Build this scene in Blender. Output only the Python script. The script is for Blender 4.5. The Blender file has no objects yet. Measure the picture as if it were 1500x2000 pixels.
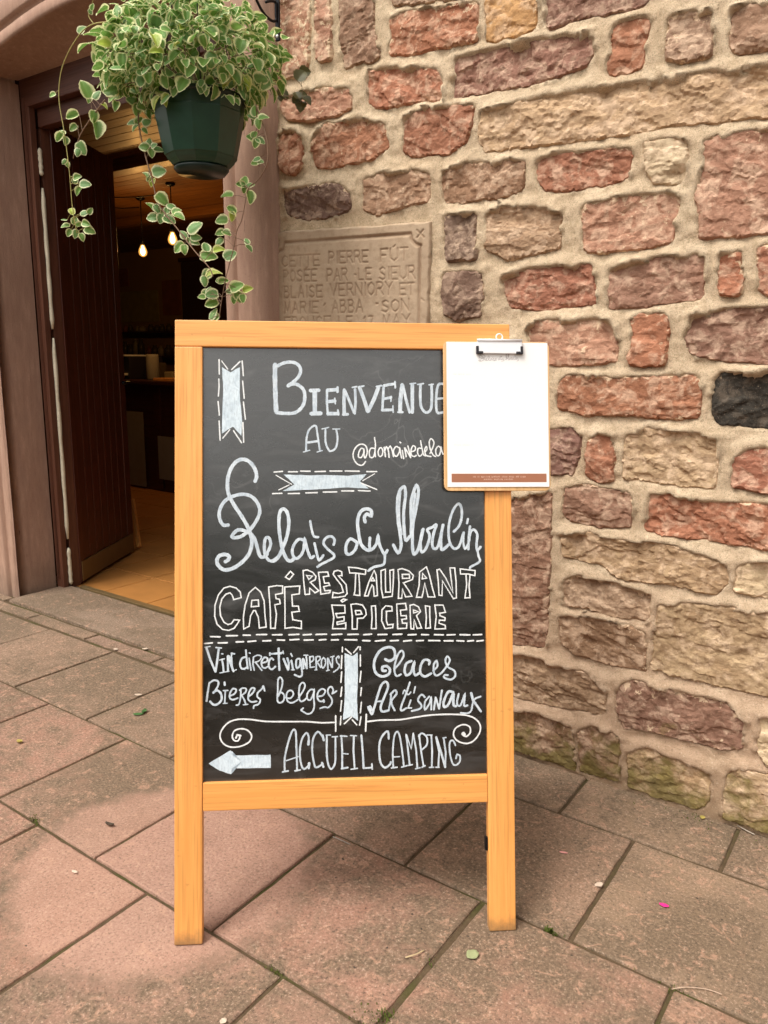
import bpy, bmesh, math, random
import numpy as np
from mathutils import Vector, Matrix, Quaternion
R = math.radians
random.seed(7); rng = np.random.RandomState(7)
SC = bpy.context.scene
COL = SC.collection

# ------------------------------------------------------------------ camera, sky, sun, exposure
FPX = 1511.0; CAM_H = 1.2
cam = bpy.data.cameras.new('camera'); co = bpy.data.objects.new('camera', cam); COL.objects.link(co)
SC.camera = co
cam.sensor_fit = 'VERTICAL'; cam.sensor_height = 32.0; cam.lens = FPX / 2000 * 32.0
cam.clip_start = 0.05; cam.clip_end = 2000
yaw, pit, rol = R(35.08), R(11.42), R(0.61)
f_ = np.array([-math.sin(yaw) * math.cos(pit), math.cos(yaw) * math.cos(pit), -math.sin(pit)])
r0 = np.array([math.cos(yaw), math.sin(yaw), 0.]); u0 = np.cross(r0, f_)
r_ = r0 * math.cos(rol) + u0 * math.sin(rol); u_ = -r0 * math.sin(rol) + u0 * math.cos(rol)
co.matrix_world = Matrix(((r_[0], u_[0], -f_[0], 0), (r_[1], u_[1], -f_[1], 0), (r_[2], u_[2], -f_[2], CAM_H), (0, 0, 0, 1)))
SC.render.resolution_x = 768; SC.render.resolution_y = 1024

W = bpy.data.worlds.new('World'); SC.world = W; W.use_nodes = True
nt = W.node_tree; nt.nodes.clear()
sky = nt.nodes.new('ShaderNodeTexSky'); sky.sky_type = 'NISHITA'; sky.sun_disc = False
SUN_EL, SUN_AZ = 60, 200          # degrees; azimuth clockwise from +Y
sky.sun_elevation = R(SUN_EL); sky.sun_rotation = R(SUN_AZ); sky.dust_density = 4.0; sky.air_density = 1.0
hs = nt.nodes.new('ShaderNodeHueSaturation'); hs.inputs['Saturation'].default_value = 0.12   # cloud cover: nearly grey sky
tn = nt.nodes.new('ShaderNodeMix'); tn.data_type = 'RGBA'; tn.blend_type = 'MULTIPLY'; tn.inputs[0].default_value = 1.0
tn.inputs[7].default_value = (1.0, 0.965, 0.90, 1)
bg = nt.nodes.new('ShaderNodeBackground'); bg.inputs[1].default_value = 0.15
wo = nt.nodes.new('ShaderNodeOutputWorld')
nt.links.new(sky.outputs[0], hs.inputs['Color']); nt.links.new(hs.outputs[0], tn.inputs[6])
nt.links.new(tn.outputs[2], bg.inputs[0]); nt.links.new(bg.outputs[0], wo.inputs[0])
sl = bpy.data.lights.new('sun', 'SUN'); so = bpy.data.objects.new('sun', sl); COL.objects.link(so)
sl.energy = 0.95; sl.angle = R(24); sl.color = (1.0, 0.96, 0.90)
sd = Vector((math.sin(R(SUN_AZ)) * math.cos(R(SUN_EL)), math.cos(R(SUN_AZ)) * math.cos(R(SUN_EL)), math.sin(R(SUN_EL))))
so.rotation_euler = sd.to_track_quat('Z', 'Y').to_euler()
SC.view_settings.view_transform = 'Standard'; SC.view_settings.look = 'None'
SC.view_settings.exposure = 0.96; SC.view_settings.gamma = 1; SC.view_settings.use_curve_mapping = False
SC.render.engine = 'CYCLES'; SC.cycles.max_bounces = 8

# ------------------------------------------------------------------ picture measurements -> places in the world
CAM = np.array([0, 0, CAM_H])
def ray(x, y): return f_ + r_ * (x - 750) / FPX - u_ * (y - 1000) / FPX
def on_ground(x, y, z=0.0):
    d = ray(x, y); return CAM + d * (z - CAM_H) / d[2]
def on_y(x, y, Y):
    d = ray(x, y); return CAM + d * Y / d[1]
def on_x(x, y, X):
    d = ray(x, y); return CAM + d * X / d[0]

# ------------------------------------------------------------------ noise in numpy
def _h(ix, iy, iz, s):
    n = (ix * 374761393 + iy * 668265263 + iz * 1442695041 + s * 974634777) & 0xffffffff
    n = ((n ^ (n >> 13)) * 1274126177) & 0xffffffff
    n = n ^ (n >> 16)
    return (n & 0xffff) / 65535.0
def vnoise(x, y, z=None, s=0):
    x = np.asarray(x, float); y = np.asarray(y, float)
    if z is None: z = np.zeros_like(x)
    z = z + np.zeros_like(x)
    ix = np.floor(x).astype(np.int64); iy = np.floor(y).astype(np.int64); iz = np.floor(z).astype(np.int64)
    fx, fy, fz = x - ix, y - iy, z - iz
    fx = fx * fx * (3 - 2 * fx); fy = fy * fy * (3 - 2 * fy); fz = fz * fz * (3 - 2 * fz)
    o = 0
    for dx in (0, 1):
        for dy in (0, 1):
            for dz in (0, 1):
                w = (fx if dx else 1 - fx) * (fy if dy else 1 - fy) * (fz if dz else 1 - fz)
                o = o + w * _h(ix + dx, iy + dy, iz + dz, s)
    return o * 2 - 1
def fbm(x, y, z=None, oct=4, s=0, gain=.5):
    a, o, t = 1., 0., 0.
    for k in range(oct):
        o = o + a * vnoise(np.asarray(x) * 2 ** k, np.asarray(y) * 2 ** k, None if z is None else np.asarray(z) * 2 ** k, s + k * 17)
        t += a; a *= gain
    return o / t

# ------------------------------------------------------------------ objects
def tag(o, label=None, cat=None, group=None, kind=None):
    if label: o['label'] = label
    if cat: o['category'] = cat
    if group: o['group'] = group
    if kind: o['kind'] = kind
    return o
def empty(name, loc=(0, 0, 0), mw=None):
    o = bpy.data.objects.new(name, None); COL.objects.link(o); o.empty_display_size = .1
    if mw is not None: o.matrix_world = mw
    else: o.location = loc
    return o
def mesh_obj(name, v, f, mat=None, parent=None, smooth=False, bake=True):
    """vertices in world space (or in the parent's space if bake is False)"""
    me = bpy.data.meshes.new(name)
    v = np.asarray(v, float)
    if parent is not None and bake:
        l = parent
        mi = np.array((parent_world(parent)).inverted())
        v = v @ mi[:3, :3].T + mi[:3, 3]
    me.from_pydata([tuple(p) for p in v.tolist()], [], [tuple(int(i) for i in q) for q in f])
    if smooth: me.polygons.foreach_set('use_smooth', [True] * len(me.polygons))
    me.update()
    o = bpy.data.objects.new(name, me); COL.objects.link(o)
    if parent is not None: o.parent = parent
    if mat is not None: me.materials.append(mat)
    return o
def parent_world(p):
    m = p.matrix_basis.copy()
    while p.parent is not None:
        p = p.parent; m = p.matrix_basis @ m
    return m
class MB:
    def __init__(s): s.v = []; s.f = []
    def add(s, v, f):
        n = len(s.v); s.v += [tuple(p) for p in v]; s.f += [tuple(i + n for i in q) for q in f]
    def box(s, a, b, bev=0.0):
        x0, y0, z0 = a; x1, y1, z1 = b
        if bev <= 0:
            s.add([(x0, y0, z0), (x1, y0, z0), (x1, y1, z0), (x0, y1, z0), (x0, y0, z1), (x1, y0, z1), (x1, y1, z1), (x0, y1, z1)],
                  [(0, 3, 2, 1), (4, 5, 6, 7), (0, 1, 5, 4), (1, 2, 6, 5), (2, 3, 7, 6), (3, 0, 4, 7)]); return
        bm = bmesh.new(); bmesh.ops.create_cube(bm, size=1)
        for q in bm.verts:
            q.co = Vector(((x0 + x1) / 2 + q.co.x * (x1 - x0), (y0 + y1) / 2 + q.co.y * (y1 - y0), (z0 + z1) / 2 + q.co.z * (z1 - z0)))
        bmesh.ops.bevel(bm, geom=bm.edges[:], offset=bev, segments=2, affect='EDGES', profile=.6)
        bm.verts.index_update()
        s.add([q.co[:] for q in bm.verts], [[q.index for q in fc.verts] for fc in bm.faces]); bm.free()
    def tube(s, pts, rad, n=8, cap=True):
        pts = [Vector(p) for p in pts]; rad = rad if hasattr(rad, '__len__') else [rad] * len(pts)
        base = len(s.v); up = Vector((0, 0, 1)); prev = None
        for i, p in enumerate(pts):
            t = (pts[min(i + 1, len(pts) - 1)] - pts[max(i - 1, 0)]).normalized()
            if prev is None: a = t.cross(up) if abs(t.z) < .95 else t.cross(Vector((1, 0, 0)))
            else: a = prev - t * prev.dot(t)
            a.normalize(); prev = a; b = t.cross(a)
            for k in range(n):
                g = 2 * math.pi * k / n
                s.v.append(tuple(p + (a * math.cos(g) + b * math.sin(g)) * rad[i]))
        for i in range(len(pts) - 1):
            for k in range(n):
                s.f.append((base + i * n + k, base + i * n + (k + 1) % n, base + (i + 1) * n + (k + 1) % n, base + (i + 1) * n + k))
        if cap:
            s.f.append(tuple(base + k for k in range(n))[::-1]); s.f.append(tuple(base + (len(pts) - 1) * n + k for k in range(n)))
    def lathe(s, prof, c, n=24, sx=1, sy=1, rot=0):
        base = len(s.v)
        for r, z in prof:
            for k in range(n):
                g = 2 * math.pi * k / n + rot
                s.v.append((c[0] + r * math.cos(g) * sx, c[1] + r * math.sin(g) * sy, c[2] + z))
        for i in range(len(prof) - 1):
            for k in range(n):
                s.f.append((base + i * n + k, base + i * n + (k + 1) % n, base + (i + 1) * n + (k + 1) % n, base + (i + 1) * n + k))
    def build(s, name, mat=None, parent=None, smooth=False, bake=True):
        return mesh_obj(name, np.array(s.v), s.f, mat, parent, smooth, bake)
def weighted(o):
    m = o.modifiers.new('Weighted normals', 'WEIGHTED_NORMAL'); m.keep_sharp = True; return o
def catmull(P, n=6):
    P = [np.array(p, float) for p in P]
    if len(P) < 3: return P
    out = []
    for i in range(len(P) - 1):
        a = P[max(i - 1, 0)]; b = P[i]; c = P[i + 1]; d = P[min(i + 2, len(P) - 1)]
        for k in range(n):
            t = k / n
            out.append(.5 * (2 * b + (c - a) * t + (2 * a - 5 * b + 4 * c - d) * t * t + (3 * b - a - 3 * c + d) * t ** 3))
    out.append(P[-1]); return out

# ------------------------------------------------------------------ materials
class NM:
    def __init__(s, name, rough=.8, spec=.3):
        s.m = bpy.data.materials.new(name); s.m.use_nodes = True; s.t = s.m.node_tree; s.n = s.t.nodes; s.l = s.t.links
        s.b = s.n['Principled BSDF']; s.b.inputs['Roughness'].default_value = rough
        s.b.inputs['Specular IOR Level'].default_value = spec; s._tc = None
    def tc(s, k='Object'):
        if s._tc is None: s._tc = s.n.new('ShaderNodeTexCoord')
        return s._tc.outputs[k]
    def pos(s):
        g = s.n.new('ShaderNodeNewGeometry'); return g.outputs['Position']
    def mapping(s, vec, scale=(1, 1, 1), loc=(0, 0, 0), rot=(0, 0, 0)):
        m = s.n.new('ShaderNodeMapping'); s.l.new(vec, m.inputs[0])
        m.inputs['Scale'].default_value = scale; m.inputs['Location'].default_value = loc; m.inputs['Rotation'].default_value = rot
        return m.outputs[0]
    def noise(s, vec, scale, detail=4, rough=.55, dist=0, out=0):
        t = s.n.new('ShaderNodeTexNoise'); s.l.new(vec, t.inputs['Vector'])
        t.inputs['Scale'].default_value = scale; t.inputs['Detail'].default_value = detail
        t.inputs['Roughness'].default_value = rough; t.inputs['Distortion'].default_value = dist
        return t.outputs[out]
    def voro(s, vec, scale, feat='F1', out='Distance', rnd=1):
        t = s.n.new('ShaderNodeTexVoronoi'); t.feature = feat; s.l.new(vec, t.inputs['Vector']); t.inputs['Scale'].default_value = scale
        t.inputs['Randomness'].default_value = rnd
        return t.outputs[out]
    def ramp(s, fac, stops):
        t = s.n.new('ShaderNodeValToRGB'); s.l.new(fac, t.inputs[0]); e = t.color_ramp.elements
        while len(e) < len(stops): e.new(.5)
        for q, (p, c) in zip(e, stops):
            q.position = p; q.color = (c, c, c, 1) if not hasattr(c, '__len__') else (*c, 1)
        return t.outputs[0]
    def val(s, v):
        t = s.n.new('ShaderNodeValue'); t.outputs[0].default_value = v; return t.outputs[0]
    def mix(s, fac, a, b, mode='MIX'):
        t = s.n.new('ShaderNodeMix'); t.data_type = 'RGBA'; t.blend_type = mode
        for i, q in ((0, fac), (6, a), (7, b)):
            if hasattr(q, 'node'): s.l.new(q, t.inputs[i])
            elif i == 0: t.inputs[0].default_value = q
            else: t.inputs[i].default_value = (*q, 1)
        return t.outputs[2]
    def math(s, op, a, b=0, c=None, clamp=False):
        t = s.n.new('ShaderNodeMath'); t.operation = op; t.use_clamp = clamp
        for i, q in enumerate((a, b) if c is None else (a, b, c)):
            if hasattr(q, 'node'): s.l.new(q, t.inputs[i])
            else: t.inputs[i].default_value = q
        return t.outputs[0]
    def attr(s, name, out='Fac'):
        t = s.n.new('ShaderNodeAttribute'); t.attribute_name = name; return t.outputs[out]
    def sep(s, vec):
        t = s.n.new('ShaderNodeSeparateXYZ'); s.l.new(vec, t.inputs[0]); return t.outputs
    def vadd(s, a, b):
        t = s.n.new('ShaderNodeVectorMath'); t.operation = 'ADD'; s.l.new(a, t.inputs[0])
        if hasattr(b, 'node'): s.l.new(b, t.inputs[1])
        else: t.inputs[1].default_value = b
        return t.outputs[0]
    def objinfo(s, k):
        t = s.n.new('ShaderNodeObjectInfo'); return t.outputs[k]
    def bump(s, h, strength=.5, dist=.002, prev=None):
        t = s.n.new('ShaderNodeBump'); t.inputs['Strength'].default_value = strength; t.inputs['Distance'].default_value = dist
        s.l.new(h, t.inputs['Height'])
        if prev is not None: s.l.new(prev, t.inputs['Normal'])
        return t.outputs[0]
    def out(s, col=None, rough=None, normal=None, **kw):
        if col is not None:
            if hasattr(col, 'node'): s.l.new(col, s.b.inputs['Base Color'])
            else: s.b.inputs['Base Color'].default_value = (*col, 1)
        if rough is not None:
            if hasattr(rough, 'node'): s.l.new(rough, s.b.inputs['Roughness'])
            else: s.b.inputs['Roughness'].default_value = rough
        if normal is not None: s.l.new(normal, s.b.inputs['Normal'])
        for k, v in kw.items():
            i = s.b.inputs[k.replace('_', ' ')]
            if hasattr(v, 'node'): s.l.new(v, i)
            else: i.default_value = v
        return s.m

MORTAR_C = (.56, .405, .235)
def m_mortar():
    s = NM('lime_mortar', .95, .15); p = s.pos()
    big = s.noise(p, 5, 4); mid = s.noise(p, 40, 5, .65); fine = s.noise(p, 420, 3, .7)
    c = s.mix(s.ramp(big, [(.3, 0), (.7, 1)]), (.66, .49, .325), (.79, .625, .44))
    c = s.mix(s.ramp(mid, [(.40, .65), (.55, 0)]), c, (.53, .39, .25)); c = s.mix(s.ramp(s.noise(p, 130, 3, .6), [(.56, 0), (.66, .5)]), c, (.80, .66, .46))
    c = s.mix(s.ramp(fine, [(.34, .7), (.46, 0)]), c, (.26, .18, .115))
    c = s.mix(s.ramp(fine, [(.56, 0), (.7, .6)]), c, (.78, .64, .45))
    z = s.sep(p)[2]                                             # rising damp with algae near the ground
    g = s.math('ADD', z, s.math('MULTIPLY', s.noise(p, 9, 4), .25))
    c = s.mix(s.ramp(g, [(.16, .75), (.34, 0)]), c, (.20, .175, .075))
    pink = s.math('ADD', z, s.math('MULTIPLY', s.noise(p, 7, 4), .5))
    c = s.mix(s.ramp(pink, [(.45, .6), (1.2, 0)]), c, (.60, .385, .265)); sp_ = s.noise(p, 170, 3, .7); c = s.mix(s.ramp(sp_, [(.32, .6), (.42, 0)]), c, (.27, .185, .12)); c = s.mix(s.ramp(sp_, [(.60, 0), (.68, .5)]), c, (.86, .74, .56))
    h = s.math('ADD', s.math('MULTIPLY', mid, .6), s.math('MULTIPLY', fine, .5))
    return s.out(c, None, s.bump(h, 1.0, .009))
def m_stone(name='sandstone_block', moss=True, pits=0.0):
    s = NM(name, .9, .2); p = s.pos(); rnd = s.objinfo('Random')
    off = s.n.new('ShaderNodeCombineXYZ'); s.l.new(s.math('MULTIPLY', rnd, 37.0), off.inputs[0]); s.l.new(s.math('MULTIPLY', rnd, 91.0), off.inputs[2])
    q = s.vadd(p, off.outputs[0]); base = s.objinfo('Color')
    st = s.mapping(q, (1, 1, 3.2))
    n1 = s.noise(st, 14, 5, .6); n2 = s.noise(q, 60, 5, .65); n3 = s.noise(q, 330, 3, .7); n4 = s.noise(q, 26, 5, .62, .6)
    dark = s.mix(1.0, base, (.66, .61, .58), 'MULTIPLY'); light = s.mix(.58, base, (.78, .58, .42))
    c = s.mix(s.ramp(n1, [(.36, 0), (.66, 1)]), dark, base)
    lum = s.math('MULTIPLY', s.n.new('ShaderNodeRGBToBW').outputs[0], 5.0, clamp=True); s.l.new(base, lum.node.inputs[0].links[0].from_node.inputs[0]); c = s.mix(s.math('MULTIPLY', s.ramp(n4, [(.47, 0), (.62, .7)]), lum), c, light)
    c = s.mix(s.ramp(n2, [(.33, .65), (.46, 0)]), c, s.mix(1.0, dark, (.62, .58, .55), 'MULTIPLY'))
    c = s.mix(s.ramp(n3, [(.62, 0), (.75, .55)]), c, (.62, .45, .33))
    c = s.mix(s.ramp(n3, [(.28, .5), (.38, 0)]), c, (.07, .045, .035))
    # mortar smeared over the edges (attribute smear: 1 at the rim) and, by the object's alpha, over the face
    al = s.objinfo('Alpha'); sm = s.attr('smear')
    k = s.math('ADD', sm, s.math('MULTIPLY', s.math('SUBTRACT', s.noise(q, 40, 7, .72, .5), .5), 2.6))
    k = s.math('ADD', k, s.math('MULTIPLY', s.math('SUBTRACT', al, .5), .55))
    c = s.mix(s.ramp(k, [(.50, 0), (.60, .92)]), c, s.mix(n2, (.62, .47, .31), (.72, .53, .37)))
    if moss:
        z = s.sep(p)[2]; g = s.math('ADD', z, s.math('MULTIPLY', s.noise(q, 13, 6, .7, .4), .80))
        c = s.mix(s.ramp(g, [(.42, .85), (.56, 0)]), c, s.mix(s.noise(q, 30, 4), (.085, .070, .030), (.26, .20, .055)))
    h = s.math('ADD', s.math('MULTIPLY', n2, .8), s.math('MULTIPLY', n3, .35))
    if pits:
        v = s.voro(s.mapping(q, (1, 1, .6)), 60, 'SMOOTH_F1'); h = s.math('ADD', h, s.math('MULTIPLY', v, pits))
    nb = s.bump(n1, .25, .008); nb = s.bump(h, .75, .0042, nb)
    return s.out(c, None, nb)
def m_dressed():
    s = NM('dressed_rose_sandstone', .85, .25); p = s.pos()
    st = s.mapping(p, (3, 3, .55))
    n1 = s.noise(p, 2.3, 4); n2 = s.noise(st, 16, 5, .65); n3 = s.noise(p, 260, 3, .7); sc = s.noise(s.mapping(p, (26, 26, 3.4), (3, 1, 0)), 2.6, 3, .6, .8)
    c = s.mix(s.ramp(n1, [(.3, 0), (.7, 1)]), (.37, .230, .165), (.47, .300, .220))
    c = s.mix(s.ramp(n2, [(.35, .5), (.62, 0)]), c, (.29, .165, .125))
    c = s.mix(s.ramp(n2, [(.58, 0), (.72, .45)]), c, (.56, .36, .28))
    c = s.mix(s.ramp(sc, [(.69, 0), (.73, .7)]), c, (.12, .065, .05))
    c = s.mix(s.ramp(n3, [(.3, .45), (.42, 0)]), c, (.15, .085, .065))
    z = s.sep(p)[2]; g = s.math('ADD', z, s.math('MULTIPLY', s.noise(p, 10, 4), .2))
    c = s.mix(s.ramp(g, [(.10, .5), (.26, 0)]), c, (.16, .12, .085))
    h = s.math('ADD', s.math('MULTIPLY', n2, .9), s.math('MULTIPLY', n3, .5))
    h = s.math('SUBTRACT', h, s.ramp(sc, [(.69, 0), (.73, .7)]))
    return s.out(c, None, s.bump(h, .7, .003))
def m_slab():
    s = NM('pink_paving_slab', .82, .3); p = s.pos(); rnd = s.objinfo('Random'); base = s.objinfo('Color')
    off = s.n.new('ShaderNodeCombineXYZ'); s.l.new(s.math('MULTIPLY', rnd, 11.0), off.inputs[2])
    q = s.vadd(p, off.outputs[0])
    n1 = s.noise(p, 2.6, 6, .62, .5); n2 = s.noise(q, 15, 7, .78, .5); n3 = s.noise(q, 150, 5, .85); n4 = s.noise(q, 75, 4, .65)
    # ring left where a round tub stood: scrubbed clean inside
    c0 = (-1.37, 1.05); xy = s.sep(p)
    dx = s.math('SUBTRACT', xy[0], float(c0[0])); dy = s.math('SUBTRACT', xy[1], float(c0[1]))
    d = s.math('SQRT', s.math('ADD', s.math('MULTIPLY', dx, dx), s.math('MULTIPLY', dy, dy)))
    d = s.math('ADD', d, s.math('MULTIPLY', s.math('SUBTRACT', s.noise(p, 9, 6, .7), .5), .13))
    ring = s.ramp(d, [(.315, 1), (.365, 0)])
    dirt = s.math('ADD', s.math('ADD', s.math('MULTIPLY', n1, .55), s.math('MULTIPLY', n2, .45)), s.math('MULTIPLY', s.math('SUBTRACT', 1.0, ring), .040))
    dk = s.ramp(dirt, [(.455, 0), (.575, .93)])
    dk = s.math('MULTIPLY', dk, s.math('SUBTRACT', 1.0, s.math('MULTIPLY', ring, .8)))
    far = s.ramp(xy[1], [(1.15, 0), (1.7, 1)])
    c = s.mix(s.ramp(n2, [(.3, 0), (.7, 1)]), s.mix(1.0, base, (.66, .64, .62), 'MULTIPLY'), s.mix(.30, base, (.50, .32, .25)))
    c = s.mix(dk, c, s.mix(n4, (.095, .068, .042), (.215, .150, .098)))
    c = s.mix(s.ramp(s.noise(q, 30, 5, .7, 1.0), [(.55, 0), (.64, .55)]), c, (.48, .28, .19))
    c = s.mix(s.ramp(n3, [(.38, .9), (.465, 0)]), c, (.085, .06, .042))
    c = s.mix(s.ramp(n3, [(.555, 0), (.65, .7)]), c, (.58, .42, .32))
    c = s.mix(s.ramp(s.noise(q, 52, 2, .5), [(.74, 0), (.76, .9)]), c, (.04, .03, .022))
    c = s.mix(s.math('MULTIPLY', ring, .24), c, (.42, .265, .20))
    rim = s.math('MULTIPLY', s.ramp(d, [(.315, 0), (.350, .35), (.400, 0)]), s.ramp(n4, [(.4, 0), (.6, 1)])); c = s.mix(rim, c, (.10, .075, .05))
    h = s.math('ADD', s.math('MULTIPLY', n4, .5), s.math('MULTIPLY', n3, .6))
    return s.out(c, s.ramp(n2, [(.3, .72), (.7, .9)]), s.bump(h, .75, .0022))
def m_joint():
    s = NM('joint_dirt', .95, .1); p = s.pos(); n = s.noise(p, 60, 5, .7); n2 = s.noise(p, 6, 4)
    c = s.mix(n, (.045, .031, .019), (.16, .11, .065)); c = s.mix(s.ramp(n2, [(.5, 0), (.66, .7)]), c, (.06, .065, .018))
    return s.out(c, None, s.bump(n, .9, .006))
def m_wood(name, a, b, axis=2, rough=.42, sc=1.0, coat=0.25, gs=34):
    s = NM(name, rough, .45); p = s.tc('Object')
    k = [22, 22, 22]; k[axis] = 1.1
    v = s.mapping(p, tuple(x * sc for x in k), (1.3, .7, .2))
    rnd = s.objinfo('Random'); off = s.n.new('ShaderNodeCombineXYZ')
    for i in range(3): s.l.new(s.math('MULTIPLY', rnd, 13.0 + 7 * i), off.inputs[i])
    v = s.vadd(v, off.outputs[0])
    n = s.noise(v, 1.6, 5, .6, 1.1); k2 = [260, 260, 260]; k2[axis] = 5
    v2 = s.vadd(s.mapping(p, tuple(x * sc for x in k2)), off.outputs[0]); g = s.noise(v2, 1.0, 3, .6)
    big = s.noise(s.vadd(s.mapping(p, (3, 3, 3)), off.outputs[0]), 1.0, 3)
    c = s.mix(s.ramp(n, [(.34, 0), (.66, 1)]), a, b)
    c = s.mix(s.ramp(g, [(.36, .5), (.5, 0)]), c, tuple(x * .62 for x in a))
    c = s.mix(s.ramp(big, [(.3, .25), (.6, 0)]), c, tuple(x * .75 for x in a))
    if 'pine' in name:
        kv = s.voro(s.vadd(s.mapping(p, (7, 3.2, 7) if axis == 1 else (3.2, 7, 7)), off.outputs[0]), 1.0)
        c = s.mix(s.ramp(kv, [(.035, .8), (.06, .25), (.14, 0)]), c, (.30, .10, .02))
        if axis == 1:
            ft = s.math('ADD', s.sep(p)[1], s.math('MULTIPLY', s.noise(p, 30, 5, .7), .06)); c = s.mix(s.ramp(ft, [(.028, .8), (.062, 0)]), c, (.22, .13, .06))
        dn_ = s.noise(s.vadd(p, off.outputs[0]), 55, 2, .5); g = s.math('ADD', g, s.math('MULTIPLY', s.ramp(dn_, [(.28, 1), (.33, 0)]), -1.0))
        c = s.mix(s.ramp(dn_, [(.26, .35), (.30, 0)]), c, (.45, .20, .05))
    return s.out(c, s.ramp(g, [(.3, rough + .12), (.6, rough)]), s.bump(g, .16, .0007), Coat_Weight=coat, Coat_Roughness=.25)
def m_plain(name, c, rough=.6, spec=.4, var=.12, metal=0.0, sc=30, bump=.1, **kw):
    s = NM(name, rough, spec); p = s.tc('Object'); n = s.noise(p, sc, 4)
    col = s.mix(n, tuple(x * (1 - var) for x in c), tuple(min(1, x * (1 + var)) for x in c))
    return s.out(col, None, s.bump(n, bump, .001) if bump else None, Metallic=metal, **kw)
def m_board():
    s = NM('chalkboard_slate_paint', .42, 1.0); p = s.tc('Object')
    n = s.noise(p, 3, 4, .6, .5); sm = s.noise(s.mapping(p, (3.0, 9.0, 3), (0, 0, 0), (0, 0, .5)), 2.2, 5, .6, .9); f = s.noise(p, 300, 2)
    c = s.mix(n, (.006, .0055, .005), (.010, .0095, .009))
    c = s.mix(s.ramp(sm, [(.54, 0), (.74, .09)]), c, (.42, .43, .44)); gh = s.noise(s.mapping(p, (7, 7, 7), (2, 1, 0)), 1.0, 2, .5, 2.2); c = s.mix(s.math('MULTIPLY', s.ramp(gh, [(.485, 0), (.50, .11), (.515, 0)]), s.ramp(n, [(.5, 0), (.62, 1)])), c, (.5, .5, .5))
    c = s.mix(s.ramp(f, [(.55, 0), (.8, .05)]), c, (.4, .4, .4))
    return s.out(c, s.ramp(sm, [(.35, .22), (.7, .36)]), s.bump(f, .08, .0003), IOR=1.65)
def m_chalk(name, a, b):
    s = NM(name, .6, .3); p = s.tc('Object')
    v = s.mapping(p, (60, 60, 60), (0, 0, 0), (0, 0, .25)); n = s.noise(v, 1.0, 5, .7, .8); g = s.noise(s.mapping(p, (420, 90, 60), (0, 0, 0), (0, 0, .2)), 1, 3)
    c = s.mix(s.ramp(n, [(.32, 0), (.62, 1)]), a, b); c = s.mix(s.ramp(g, [(.34, .34), (.52, 0)]), c, tuple(x * .55 for x in a)); w = s.noise(p, 9, 3); c = s.mix(s.ramp(w, [(.35, .14), (.55, 0)]), c, tuple(x * .55 for x in a))
    return s.out(c)
def m_leaf(name, g1, g2, rim, rimw=.62):
    s = NM(name, .45, .45); p = s.tc('Object'); e = s.attr('rim'); rnd = s.objinfo('Random')
    off = s.n.new('ShaderNodeCombineXYZ'); s.l.new(s.math('MULTIPLY', rnd, 53.0), off.inputs[0])
    q = s.vadd(s.tc('Object'), off.outputs[0])
    n = s.noise(q, 70, 3, .6); n2 = s.noise(q, 200, 3, .6)
    k = s.math('ADD', e, s.math('MULTIPLY', s.math('SUBTRACT', n, .5), 1.3))
    g = s.mix(s.ramp(n2, [(.35, 0), (.65, 1)]), g1, g2)
    g = s.mix(s.math('MULTIPLY', rnd, .45), g, tuple(min(1, x * 1.5) for x in g2))
    c = s.mix(s.ramp(k, [(rimw, 0), (rimw + .12, 1)]), g, rim)
    vein = s.attr('vein'); c = s.mix(s.math('MULTIPLY', vein, .35), c, tuple(x * 1.5 for x in g2))
    s.out(c, None, s.bump(s.math('ADD', n2, s.math('MULTIPLY', vein, -1.2)), .35, .0012))
    tr = s.n.new('ShaderNodeBsdfTranslucent'); s.l.new(c, tr.inputs[0]); mx = s.n.new('ShaderNodeMixShader'); mx.inputs[0].default_value = .35
    o = s.n['Material Output']; s.l.new(s.b.outputs[0], mx.inputs[1]); s.l.new(tr.outputs[0], mx.inputs[2]); s.l.new(mx.outputs[0], o.inputs[0])
    return s.m
def m_shell():  # bulb glass with the amber halo painted in as faint emission
    s = NM('amber_bulb_glass_glow'); nt_ = s.t; tr = s.n.new('ShaderNodeBsdfTransparent'); em = s.n.new('ShaderNodeEmission'); em.inputs[0].default_value = (1, .42, .08, 1); em.inputs[1].default_value = 1.6
    lw_ = s.n.new('ShaderNodeLayerWeight'); lw_.inputs[0].default_value = .35; mx = s.n.new('ShaderNodeMixShader')
    f = s.ramp(lw_.outputs['Facing'], [(0, .42), (.75, 0)]); s.l.new(f, mx.inputs[0]); s.l.new(tr.outputs[0], mx.inputs[1]); s.l.new(em.outputs[0], mx.inputs[2]); s.l.new(mx.outputs[0], s.n['Material Output'].inputs[0]); return s.m
def m_emit(name, c, st):
    s = NM(name); s.out((0, 0, 0)); s.b.inputs['Emission Color'].default_value = (*c, 1); s.b.inputs['Emission Strength'].default_value = st; return s.m

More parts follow.
